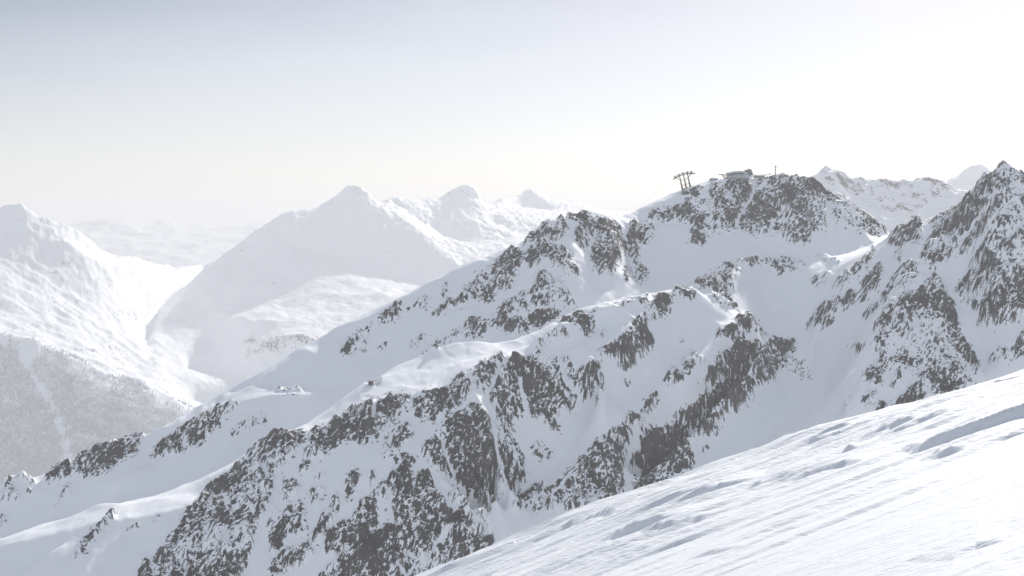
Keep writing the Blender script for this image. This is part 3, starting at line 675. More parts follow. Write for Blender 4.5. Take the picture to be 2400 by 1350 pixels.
VAL = [
 [(-300, 560, 8820), (-120, 520, 8960), (0, 489, 9072), (22, 480, 9100), (46, 470, 9100), (70, 493, 9128), (119, 513, 9184), (159, 530, 9240), (207, 559, 9366), (259, 594, 9632), (319, 607, 10500),
  (363, 615, 11200), (422, 622, 12040), (481, 618, 12600), (560, 600, 13300)],
 [(-200, 575, 8750), (0, 558, 8890), (60, 556, 8918), (150, 566, 9002), (210, 600, 9100), (260, 640, 9184)],
 [(-300, 800, 6930), (-100, 770, 6972), (0, 770, 7000), (37, 781, 7000), (93, 800, 7000), (130, 811, 7000), (181, 841, 7000), (237, 868, 7000), (310, 885, 7000), (372, 905, 6972), (420, 940, 6860)],
 [(-300, 1010, 6538), (0, 1000, 6566), (200, 1000, 6594), (400, 1010, 6636), (600, 1010, 6720)],
 [(-300, 1200, 6188), (0, 1180, 6216), (300, 1150, 6272), (700, 1100, 6020), (1200, 1000, 5950)],
 [(372, 905, 7000), (366, 880, 7840), (352, 830, 8820), (345, 800, 9380), (360, 752, 10220), (398, 700, 11060), (440, 662, 11900), (478, 636, 12600), (560, 610, 13440)],
 # central mountain
 [(362, 846, 8330), (350, 815, 8820), (353, 790, 9170), (372, 754, 9660), (422, 693, 10150), (481, 630, 10402), (530, 593, 10542), (593, 544, 10668), (641, 515, 10752), (659, 504, 10780), (700, 494, 10920), (730, 489, 10990),
  (796, 457, 11144), (807, 441, 11172), (828, 425, 11200), (844, 439, 11200), (870, 461, 11200), (893, 480, 11228), (907, 470, 11410), (930, 463, 11550), (956, 462, 11690), (981, 470, 11760), (1011, 465, 11900),
  (1030, 468, 11970), (1052, 449, 12040), (1081, 436, 12110), (1102, 429, 12152), (1119, 447, 12180), (1133, 476, 12208), (1152, 480, 12460), (1193, 463, 12880), (1244, 440, 13300), (1270, 453, 13370), (1300, 467, 13440),
  (1350, 475, 13510), (1400, 492, 13580), (1440, 497, 13650), (1520, 500, 13720), (1700, 520, 13720)],
 [(540, 640, 10332), (600, 606, 10472), (650, 592, 10472), (700, 580, 10626), (760, 592, 10668), (800, 610, 10626), (850, 622, 10640), (900, 640, 10514), (960, 660, 10430), (1050, 680, 10360)],
 [(659, 506, 10766), (690, 535, 10696), (730, 560, 10675), (760, 588, 10675)],
 [(893, 481, 11214), (950, 520, 11032), (1000, 555, 10864), (1030, 590, 10696), (1090, 630, 10472), (1150, 640, 10430)],
 [(930, 480, 11480), (985, 520, 11452), (1030, 545, 11508), (1080, 590, 11410)],
 [(1133, 478, 12180), (1160, 510, 12012), (1190, 540, 11844), (1250, 560, 11760)],
 [(826, 438, 11186), (842, 500, 10962), (850, 560, 10808)],
 [(1160, 490, 12390), (1230, 484, 13062), (1290, 496, 13132)],
 [(420, 765, 9730), (480, 748, 9842), (540, 746, 9520), (600, 748, 9100), (640, 750, 8988), (740, 760, 8988), (850, 770, 8960), (1000, 760, 9030)],
 [(470, 836, 9250), (500, 830, 9380), (600, 805, 8750), (700, 800, 8470), (820, 815, 8400)],
 [(470, 892, 8900), (500, 890, 9030), (600, 890, 8400), (700, 890, 8190)],
 [(470, 960, 8120), (600, 1000, 7280), (900, 960, 7000), (1300, 850, 7000), (1700, 750, 7000)],
 [(1300, 640, 10500), (1500, 640, 10500), (1700, 640, 10500)],
 [(-300, 700, 14700), (500, 660, 14700), (1700, 640, 14700)],
]


def valley_relief(X, Y, Z):
    lump = fbm(X + Y * 0.3, Y * 0.7, Z * 0.4, 560, 3, .5, seed=41)
    rid = fbm(X + Z * 0.6, Y * 0.6, Z, 330, 4, .5, ridged=True, seed=43)
    hi = sstep(-490, 70, Z)
    left = sstep(-0.235, -0.265, X / Y)
    strk = un(fbm(X * 0.28 - Z * 0.2, Y * 0.9 + X * 0.25, Z * 0.3, 130, 4, .55, ridged=True, seed=49))
    return 5 + strk * left * 4.5 * (1 - hi * 0.5) + un(lump) * (13 - 11 * hi) + un(rid) * (4 + 0.6 * hi) + un(fbm(X, Y, Z, 100, 4, .6, ridged=True, seed=47)) * (1.7 + 3.5 * hi)


def valley_rock(X, Y, Z, px, py):
    n = un(fbm(X + Z, Y * 0.6, Z, 120, 5, .7, seed=51))
    cliff = sstep(780, 800, py) * sstep(850, 825, py) * sstep(540, 600, px) * sstep(900, 760, px)
    high = sstep(0.9, 1.0, Z / 280 + 0.2) * 0.12
    slope_bits = sstep(420, 300, px) * sstep(560, 640, py) * 0.10
    r = 0.12 + n * 0.10 + cliff * 0.32 + high + slope_bits
    return np.clip(r, 0, 1)


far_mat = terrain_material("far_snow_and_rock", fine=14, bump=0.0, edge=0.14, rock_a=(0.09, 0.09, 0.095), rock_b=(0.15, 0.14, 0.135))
vy = np.concatenate([np.arange(5950, 7280, 14), np.arange(7280, 12320, 17), np.arange(12320, 14800, 42)])
valley_line = np.array([(p[2], (p[0] - CX) / F) for p in VAL[5]])


def split_valley(X, Y):
    return (X / Y) < np.interp(Y, valley_line[:, 0], valley_line[:, 1])


(valley_l, valley_r), VXYZ = far_block("distant_mountain", VAL, -7000, 3400, 5880, 14840, 17, vy, np.linspace(-0.46, 0.16, 700), valley_relief, valley_rock, far_mat,
    ("hazy snow mountain whose forested lower slope falls into the valley", "hazy snow mountain with a pointed horn summit beyond the valley"), split=split_valley)

GHOST = [[(-100, 560, 20280), (60, 540, 20540), (159, 528, 20800), (207, 511, 20800), (240, 507, 20800), (267, 502, 20800), (281, 502, 20800), (307, 526, 20800), (333, 531, 20930), (356, 515, 21060), (385, 505, 21060), (404, 515, 21060), (419, 530, 21060),
          (463, 531, 21190), (519, 533, 21320), (567, 522, 21320), (600, 517, 21320), (630, 522, 21320), (760, 530, 21320), (1000, 545, 21320)],
         [(-100, 640, 17550), (500, 640, 17550), (1000, 640, 17550)], [(300, 560, 19500), (420, 570, 19500), (520, 560, 19760)], [(-100, 640, 23140), (1000, 640, 23140)]]
far_block("distant_mountain", GHOST, -8500, 0, 17400, 23300, 90, np.arange(17500, 23200, 50), np.linspace(-0.4, -0.05, 220),
          lambda X, Y, Z: un(fbm(X, Y, Z, 700, 4, .55, ridged=True, seed=61)) * 14,
          lambda X, Y, Z, px, py: np.clip(0.1 + un(fbm(X, Y, Z, 300, 3, .6, seed=63)) * 0.08, 0, 1), far_mat,
          "faint row of rounded peaks fading into haze at the valley head")

RIGHT = [[(1750, 470, 5655), (1850, 440, 5720), (1895, 420, 5759), (1915, 403, 5785), (1931, 389, 5798), (1948, 394, 5798), (1970, 399, 5798), (1996, 420, 5798), (2016, 412, 5798), (2036, 419, 5798), (2058, 427, 5798), (2101, 422, 5798),
          (2133, 420, 5798), (2166, 420, 5785), (2186, 417, 5772), (2202, 422, 5759), (2225, 435, 5746), (2247, 448, 5733), (2267, 455, 5720), (2330, 470, 5720), (2500, 490, 5720)],
         [(1700, 600, 5304), (1950, 560, 5395), (2100, 560, 5395), (2250, 560, 5395), (2500, 580, 5395)],
         [(1931, 392, 5785), (1965, 470, 5590), (2000, 520, 5473)], [(2016, 415, 5785), (2040, 480, 5603), (2060, 540, 5460)], [(2186, 420, 5759), (2150, 490, 5577), (2140, 550, 5447)],
         [(1995, 440, 5759), (2010, 500, 5577)], [(2080, 450, 5746), (2100, 520, 5512)],
         [(1700, 760, 4550), (2500, 760, 4550)], [(1700, 620, 6370), (2500, 620, 6370)]]
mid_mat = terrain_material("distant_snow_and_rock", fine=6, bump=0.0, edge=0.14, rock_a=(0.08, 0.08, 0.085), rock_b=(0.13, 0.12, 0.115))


def right_rock(X, Y, Z, px, py):
    n = un(fbm(X + Z * 0.5, Y * 0.6, Z, 45, 5, .7, seed=71)); b = un(fbm(X, Y, Z, 150, 3, .5, seed=73))
    hi = sstep(500, 420, py)
    return np.clip(0.27 + n * 0.16 + b * 0.08 + hi * 0.08, 0, 1)


far_block("distant_mountain", RIGHT, 780, 2420, 4480, 6440, 13, np.concatenate([np.arange(4520, 5300, 26), np.arange(5300, 5830, 4), np.arange(5830, 6420, 26)]), np.linspace(0.16, 0.4, 420),
          lambda X, Y, Z: un(fbm(X, Y * .5, Z * .5, 190, 4, .55, ridged=True, seed=75)) * 4 + un(fbm(X, Y, Z, 40, 4, .6, seed=76)) * 2.6 + 8,
          right_rock, mid_mat, "jagged snowy ridge with sparse rock rising behind the summit shoulder")
HORN = [[(2100, 470, 10530), (2180, 445, 10665), (2218, 425, 10732), (2241, 415, 10800), (2260, 396, 10800), (2273, 386, 10800), (2284, 384, 10800), (2296, 374, 10800), (2306, 384, 10800), (2319, 396, 10800), (2350, 420, 10732), (2420, 440, 10665), (2560, 470, 10665)],
        [(2290, 385, 10786), (2270, 430, 10611), (2240, 470, 10490)], [(2100, 520, 10260), (2300, 500, 10382), (2560, 520, 10260)], [(2100, 600, 9180), (2560, 600, 9180)], [(2100, 560, 11610), (2560, 560, 11610)]]
far_block("distant_mountain", HORN, 2300, 4750, 9100, 11700, 22, np.concatenate([np.arange(9180, 9990, 54), np.arange(9990, 10830, 11), np.arange(10830, 11640, 54)]), np.linspace(0.27, 0.41, 200),
          lambda X, Y, Z: un(fbm(X, Y, Z, 300, 4, .5, ridged=True, seed=81)) * 4 + 6,
          lambda X, Y, Z, px, py: np.clip(0.2 + un(fbm(X, Y, Z, 90, 4, .6, seed=83)) * 0.13, 0, 1), far_mat,
          "pale broad-topped peak far behind the steep rocky summit")

# valley ground under everything, out to the horizon
def plain():
    xs = np.concatenate([np.linspace(-40000, -9000, 12), np.linspace(-8000, 8000, 60), np.linspace(9000, 40000, 12)])
    ysl = np.concatenate([np.linspace(-12000, 0, 10), np.linspace(300, 18000, 70), np.linspace(20000, 60000, 14)])
    X, Y = np.meshgrid(xs, ysl)
    Z = -1500 + fbm(X, Y, X * 0, 2500, 3, .5, seed=91) * 160
    m = terrain_material("valley_snow", fine=40, bump=0.0)
    return tag(grid_mesh("ground", X, Y, Z, {"rock": np.full(X.shape, 0.1)}, m), "snow covered valley ground far below the ridges", "ground", kind="structure")


plain()

# ------------------------------------------------------------------ the near snow slope, carved by wind
def build_slope():
    Q = 0.30                                   # rows of the sheet run with the wind
    ws = np.concatenate([np.geomspace(6.0, 82.0, 780), np.linspace(82.6, 110, 50), np.linspace(112, 420, 40)])
    ts = np.concatenate([np.linspace(-0.9, -0.13, 40)[:-1], np.linspace(-0.13, 0.48, 440), np.linspace(0.48, 1.3, 30)[1:]])
    T, Wr = np.meshgrid(ts, ws)
    X = T * Wr
    Y = Wr + Q * X
    ex = np.array([-.30, -.061, -.009, .055, .121, .182, .227, .273, .334, .364, .45])
    ey = np.array([-.352, -.2517, -.2305, -.2047, -.1835, -.1607, -.1486, -.138, -.1185, -.1072, -.077])
    a, h, k, yc = 0.345, 2.5, 0.0006, 30.0
    b0 = -0.1765
    crest = a * ex + b0 - 0.0495
    corr = np.interp(X / 72.0, ex, ey - crest) * 72.0
    corr = (corr - 0.30) * sstep(20, 60, Y)
    fall = k * np.maximum(0, Y - yc) ** 2
    fall = np.where(Y > 100, k * 70 ** 2 + 2 * k * 70 * (Y - 100) + 0.0022 * (Y - 100) ** 1.9, fall)
    Z0 = a * X + b0 * Y - h - fall + corr - 0.006 * np.maximum(0, 22 - Y) ** 2
    # wind direction and the carved steps
    v = np.array([1.0, Q]); v /= np.linalg.norm(v)
    bend = fbm(X, Y, X * 0, 18, 2, .5, seed=101) * 1.5
    U = X * v[0] + Y * v[1]; Wv = -X * v[1] + Y * v[0] + bend
    n0 = un(fbm(U / 6.0, Wv / 1.0, X * 0, 3.2, 2, .45, seed=102))
    n1 = un(fbm(U / 7.5, Wv / 1.0, X * 0, 0.85, 2, .5, seed=103))
    n2 = un(fbm(U / 6.0, Wv / 1.0, X * 0, 0.26, 2, .55, seed=107))
    big = un(fbm(U / 3.0, Wv, X * 0, 9.0, 2, .5, seed=109))
    Z = Z0 + big * 0.035 * sstep(8, 30, Y) + n0 * 0.012 + n1 * 0.010 * sstep(38, 20, Y) + n2 * 0.0022 * sstep(18, 10, Y)

    def scarp(x, y, pts, hh, back, open_end=False, wide=1.0):
        P = np.array(pts)
        best = np.full(x.shape, 1e9); side = np.zeros(x.shape); along = np.zeros(x.shape)
        tot = len(P) - 1
        for i, (A, Bp) in enumerate(zip(P[:-1], P[1:])):
            d = Bp - A; L2 = d @ d
            uc = np.clip(((x - A[0]) * d[0] + (y - A[1]) * d[1]) / L2, 0, 1)
            dist = np.hypot(x - A[0] - uc * d[0], y - A[1] - uc * d[1])
            sg = ((x - A[0]) * -d[1] + (y - A[1]) * d[0]) / math.sqrt(L2)
            m_ = dist < best
            best = np.where(m_, dist, best); side = np.where(m_, sg, side); along = np.where(m_, (i + uc) / tot, along)
        env = np.clip(np.sin(np.pi * np.clip(along, 0.0, 1.0)), 0, 1) ** 0.7
        if open_end: env = sstep(0, 0.35, along)
        ramp = np.maximum(hh * 0.45, 0.0033 * y) * wide
        rise = sstep(0, 1, side / ramp) * np.exp(-np.maximum(0, side - ramp) / back)
        hol = np.exp(-(np.minimum(side, 0) / (hh * 1.1)) ** 2) * (side < ramp)
        return hh * env * (rise - 0.35 * hol * (1 - sstep(0, 1, side / ramp)))

    ry = np.random.RandomState(12)
    for k_ in range(2000):
        w_ = 8.5 + 68 * ry.rand() ** 0.85
        tt_ = -0.12 + 0.58 * ry.rand()
        if ry.rand() > 0.08 + 0.92 * sstep(15, 38, np.array(w_)): continue
        x_, y_ = tt_ * w_, w_ + Q * tt_ * w_
        hh = (0.012 + 0.052 * ry.rand() ** 2.0) * (0.35 + w_ / 38.0)
        Ls = (0.5 + 1.8 * ry.rand()) * (0.35 + w_ / 24.0)
        ang = math.atan2(v[1], v[0]) + ry.normal() * 0.07
        c = np.array([x_, y_]); dv = np.array([math.cos(ang), math.sin(ang)]); nv = np.array([-dv[1], dv[0]])
        bow = ry.normal() * 0.03 * Ls; bow2 = ry.normal() * 0.03 * Ls
        pts = [c - dv * Ls, c - dv * Ls * .4 + nv * bow, c + dv * Ls * .3 + nv * bow2, c + dv * Ls]
        back = hh * (8 + 10 * ry.rand())
        j0, j1 = np.searchsorted(ws, [w_ - Ls * 0.5 - hh, w_ + back * 5 + Ls * 0.5])
        i0, i1 = np.searchsorted(ts, [tt_ - Ls * 1.3 / w_, tt_ + Ls * 1.3 / w_])
        if j1 - j0 < 2 or i1 - i0 < 2: continue
        sl = (slice(j0, j1), slice(i0, i1))
        Z[sl] += scarp(X[sl], Y[sl], pts, hh, back)

    # single deep scarps seen in the photo: (px, py) of the foot line, height in metres
    def on_slope(px, py):
        t, e = (px - CX) / F, (HY - py) / F
        y = np.linspace(7, 70, 4000)
        z = a * t * y + b0 * y - h - 0.006 * np.maximum(0, 22 - y) ** 2 - k * np.maximum(0, y - yc) ** 2 + np.interp(t * y / 72.0, ex, ey - crest) * 72 * sstep(20, 60, y)
        i = np.argmin(np.abs(z / y - e))
        return t * y[i], y[i]
    for pts, hh, back in ((((2085, 1056), (2140, 1058), (2210, 1040), (2290, 1012), (2400, 978), (2500, 950)), 0.30, 4.0),
                          (((1385, 1270), (1450, 1258), (1520, 1236), (1600, 1212)), 0.27, 2.2),
                          (((1490, 1262), (1560, 1242), (1645, 1222)), 0.13, 1.2),
                          (((2178, 1087), (2240, 1068), (2300, 1042)), 0.17, 1.4),
                          (((1730, 1152), (1790, 1138), (1850, 1122)), 0.14, 1.2),
                          (((1890, 1096), (1960, 1070), (2020, 1055)), 0.18, 1.5),
                          (((1850, 1135), (1940, 1105), (2020, 1082)), 0.14, 1.2),
                          (((2240, 1308), (2290, 1280), (2360, 1262)), 0.05, 0.5),
                          (((1600, 1318), (1660, 1300), (1730, 1282)), 0.06, 0.6),
                          (((1300, 1240), (1380, 1212), (1450, 1196)), 0.20, 1.6),
                          (((1560, 1190), (1680, 1150), (1780, 1118)), 0.24, 1.8),
                          (((2000, 1040), (2090, 1012), (2170, 985)), 0.2, 1.8)):
        Z = Z + scarp(X, Y, [on_slope(*p) for p in pts], hh * 0.8, back, pts[-1][0] > 2450, 2.4)
    # ---- material
    m, nt, bs = new_mat("wind_carved_snow")
    N, L = nt.nodes, nt.links
    bs.inputs["Base Color"].default_value = (0.79, 0.81, 0.835, 1)
    bs.inputs["Roughness"].default_value = 0.6
    bs.inputs["Specular IOR Level"].default_value = 0.25
    tc = N.new("ShaderNodeTexCoord")
    mp = N.new("ShaderNodeMapping"); mp.inputs["Rotation"].default_value = (0, 0, -math.atan2(v[1], v[0])); mp.inputs["Scale"].default_value = (0.22, 1, 1)
    nz = N.new("ShaderNodeTexNoise"); nz.inputs["Scale"].default_value = 9; nz.inputs["Detail"].default_value = 6; nz.inputs["Roughness"].default_value = 0.62
    bp = N.new("ShaderNodeBump"); bp.inputs["Strength"].default_value = 0.7; bp.inputs["Distance"].default_value = 0.06
    L.new(tc.outputs["Object"], mp.inputs["Vector"]); L.new(mp.outputs[0], nz.inputs["Vector"])
    L.new(nz.outputs["Fac"], bp.inputs["Height"]); L.new(bp.outputs[0], bs.inputs["Normal"])
    ob = grid_mesh("snow_slope", X, Y, Z, {}, m)
    return tag(ob, "sunlit foreground snow slope carved into wind ripples and small shaded steps", "snow slope", kind="structure"), (X, Y, Z)


slope, slope_xyz = build_slope()

# ------------------------------------------------------------------ haze
def haze_box():
    bm = bmesh.new()
    bmesh.ops.create_cube(bm, size=1.0)
    x0, x1, y0, y1, z0, z1 = -45000, 45000, -14000, 62000, -1750, 540
    for vv in bm.verts:
        vv.co = Vector((x0 if vv.co.x < 0 else x1, y0 if vv.co.y < 0 else y1, z0 if vv.co.z < 0 else z1))
    me = bpy.data.meshes.new("haze"); bm.to_mesh(me); bm.free()
    ob = bpy.data.objects.new("haze", me); col.objects.link(ob)
    m = bpy.data.materials.new("haze"); m.use_nodes = True
    nt = m.node_tree
    for n in list(nt.nodes): nt.nodes.remove(n)
    o = nt.nodes.new("ShaderNodeOutputMaterial"); pv = nt.nodes.new("ShaderNodeVolumePrincipled")
    pv.inputs["Color"].default_value = (0.755, 0.755, 0.755, 1)
    pv.inputs["Density"].default_value = HAZE
    pv.inputs["Anisotropy"].default_value = 0.25
    nt.links.new(pv.outputs[0], o.inputs["Volume"])
    me.materials.append(m)
    return tag(ob, "thin pale haze filling the valley and fading the far peaks", "haze", kind="stuff")


HAZE = 0.7e-4
haze_box()

# ------------------------------------------------------------------ things on the ridges
def ground(x, y):
    X, Y, Z = massif_xyz
    ys = Y[:, 0]
    j = int(np.clip(np.searchsorted(ys, y), 1, len(ys) - 1))
    t = x / y
    fi = (t + 0.44) / 0.90 * (X.shape[1] - 1)
    i = int(fi); u = fi - i; w = (y - ys[j - 1]) / (ys[j] - ys[j - 1])
    za = Z[j - 1, i] * (1 - u) + Z[j - 1, i + 1] * u
    zb = Z[j, i] * (1 - u) + Z[j, i + 1] * u
    return za * (1 - w) + zb * w


def simple_mat(name, c, rough=0.6, metal=0.0, var=0.25, scale=1.5):
    m, nt, bs = new_mat(name)
    n = nt.nodes.new("ShaderNodeTexNoise"); n.inputs["Scale"].default_value = scale; n.inputs["Detail"].default_value = 4
    tc = nt.nodes.new("ShaderNodeTexCoord"); nt.links.new(tc.outputs["Object"], n.inputs["Vector"])
    mx = nt.nodes.new("ShaderNodeMix"); mx.data_type = 'RGBA'
    mx.inputs["A"].default_value = (*[v * (1 - var) for v in c], 1); mx.inputs["B"].default_value = (*[min(1, v * (1 + var)) for v in c], 1)
    nt.links.new(n.outputs["Fac"], mx.inputs["Factor"]); nt.links.new(mx.outputs["Result"], bs.inputs["Base Color"])
    bs.inputs["Roughness"].default_value = rough; bs.inputs["Metallic"].default_value = metal
    return m


M_STEEL = simple_mat("weathered_steel", (0.06, 0.056, 0.052), 0.6)
M_RIME = simple_mat("rimed_cladding", (0.52, 0.53, 0.55), 0.7)
M_GLASS = simple_mat("frosted_glass", (0.07, 0.08, 0.10), 0.2)
M_FRAME = simple_mat("rimed_frame", (0.62, 0.63, 0.65), 0.6)
M_SNOW = simple_mat("packed_snow", (0.84, 0.86, 0.89), 0.7, var=0.03)
M_CONC = simple_mat("frosted_concrete", (0.30, 0.30, 0.31), 0.85)
M_DARK = simple_mat("dark_wall", (0.12, 0.12, 0.125), 0.8)
M_STONE = simple_mat("grey_panel", (0.22, 0.215, 0.21), 0.6)


def tube(bm, p0, p1, r0, r1=None, n=6):
    r1 = r0 if r1 is None else r1
    p0, p1 = Vector(p0), Vector(p1)
    d = (p1 - p0).normalized()
    a = d.orthogonal().normalized(); b = d.cross(a)
    A = [bm.verts.new(p0 + (a * math.cos(k * 2 * math.pi / n) + b * math.sin(k * 2 * math.pi / n)) * r0) for k in range(n)]
    B = [bm.verts.new(p1 + (a * math.cos(k * 2 * math.pi / n) + b * math.sin(k * 2 * math.pi / n)) * r1) for k in range(n)]
    for k in range(n):
        bm.faces.new((A[k], A[(k + 1) % n], B[(k + 1) % n], B[k]))
    bm.faces.new(A[::-1]); bm.faces.new(B)


def prism(bm, outline, y0, y1):
    """outline in x-z, extruded along y"""
    A = [bm.verts.new((x, y0, z)) for x, z in outline]
    B = [bm.verts.new((x, y1, z)) for x, z in outline]
    n = len(A)
    bm.faces.new(A); bm.faces.new(B[::-1])
    for k in range(n):
        bm.faces.new((A[k], B[k], B[(k + 1) % n], A[(k + 1) % n]))


def bar(bm, c, s):
    x, y, z = c; a, b, h = s[0] / 2, s[1] / 2, s[2] / 2
    prism(bm, [(x - a, z - h), (x + a, z - h), (x + a, z + h), (x - a, z + h)], y - b, y + b)


def empty(name, loc):
    o = bpy.data.objects.new(name, None); col.objects.link(o); o.location = loc
    o.empty_display_size = 0.5
    return o


def part(name, fn, mat, parent, bevel=0.0):
    bm = bmesh.new(); fn(bm)
    bmesh.ops.recalc_face_normals(bm, faces=bm.faces)
    if bevel:
        bmesh.ops.bevel(bm, geom=list(bm.edges), offset=bevel, segments=1, affect='EDGES')
    me = bpy.data.meshes.new(name); bm.to_mesh(me); bm.free()
    me.materials.append(mat)
    o = bpy.data.objects.new(name, me); col.objects.link(o); o.parent = parent
    return o


def frame_at(px, py, d):
    """local metres for a photo pixel seen at distance d, from a base pixel"""
    s = d / F
    return lambda x, y, dy=0.0: ((x - px) * s, dy, (py - y) * s)


def cable_tower():
    d = 2308.0
    root = empty("cable_car_tower", W(1609, 439, d))
    L = frame_at(1609, 439, d)
    tops = [(1593, 413.5), (1602, 410), (1611, 406.8)]
    feet = [(1600, 446), (1609.3, 442.5), (1618.5, 440)]
    for (tx, ty), (fx, fy) in zip(tops, feet):
        def leg(bm):
            for sy in (-1, 1):
                tube(bm, L(fx - 0.9, fy, sy * 3.2), L(tx, ty, sy * 2.2), 0.62, 0.55)
                tube(bm, L(fx + 0.9, fy - .4, sy * 3.2), L(tx + (fx - tx) * .35 + .15, ty + (fy - ty) * .35, sy * 2.5), 0.45, 0.4)
            for k in range(7):
                u = k / 6.5
                x, y = fx + (tx - fx) * u, fy + (ty - fy) * u
                u2 = min(1, u + 0.14); x2, y2 = fx + (tx - fx) * u2, fy + (ty - fy) * u2
                sg = 1 if k % 2 else -1
                tube(bm, L(x, y, -3.0 * sg), L(x2, y2, 2.9 * sg), 0.2)
        part("leg", leg, M_STEEL, root)
    for u in (0.32, 0.68):
        pts = [(fx + (tx - fx) * u, fy + (ty - fy) * u) for (tx, ty), (fx, fy) in zip(tops, feet)]
        for sy in (-2.7, 2.7):
            part("crossbar", lambda bm: tube(bm, L(*pts[0], sy), L(*pts[2], sy), 0.38), M_STEEL, root)
    for sy in (-3.1, 3.1):
        part("base_beam", lambda bm: tube(bm, L(1599, 443.2, sy), L(1620, 437.2, sy), 0.4), M_STEEL, root)
    curve = [(1578.5, 420), (1583.5, 416.8), (1588, 414.2), (1592.5, 412), (1597, 410.1), (1602, 408.5), (1606.5, 407.3), (1611, 406.6), (1616, 406.2), (1620.5, 406.2), (1627.5, 406.6)]
    for sy in (-4.6, 4.6):
        def beam(bm):
            for p, q in zip(curve[:-1], curve[1:]):
                tube(bm, L(*p, sy), L(*q, sy), 0.95)
            for p in curve[1:-1:2]:
                tube(bm, L(p[0], p[1], sy), L(p[0], p[1], sy * 0.3), 0.25)
        part("saddle_beam", beam, M_STEEL, root)
    tips = [((1583, 417), (1581.5, 413.3)), ((1591.5, 412.4), (1590.3, 408.4)), ((1601.5, 408.6), (1600, 404.6)), ((1611, 406.6), (1610.4, 402.3)), ((1620.5, 406.2), (1620.6, 401.8))]
    for (bx, by), (tx, ty) in tips:
        def yoke(bm):
            for sy in (-4.6, 4.6):
                tube(bm, L(bx - .5, by, sy), L(tx, ty, sy), 0.55, 0.5)
                tube(bm, L(bx + .7, by - .1, sy), L(tx, ty, sy), 0.3, 0.26)
            tube(bm, L(tx, ty, -5.0), L(tx, ty, 5.0), 0.45)
            tube(bm, L(tx - 1.7, ty + .9, -4.6), L(tx + 1.7, ty - .3, -4.6), 0.55)
            tube(bm, L(tx - 1.7, ty + .9, 4.6), L(tx + 1.7, ty - .3, 4.6), 0.55)
        part("cable_yoke", yoke, M_STEEL, root)
    for sy in (-4.6, 4.6):
        def rail(bm):
            for a_, b_ in zip(tips[:-1], tips[1:]): tube(bm, L(*a_[1], sy), L(*b_[1], sy), 0.17)
        part("maintenance_rail", rail, M_STEEL, root)
    for sy in (-3, 3):
        part("brace", lambda bm: tube(bm, L(1586, 418, sy), L(1596, 421.4, sy), 0.3), M_STEEL, root)
        part("brace", lambda bm: tube(bm, L(1620.5, 406.5, sy), L(1612, 416.6, sy), 0.45), M_STEEL, root)
    tag(root, "steel cable car tower with curved saddle beam standing on the snowy shoulder", "tower")
    return root


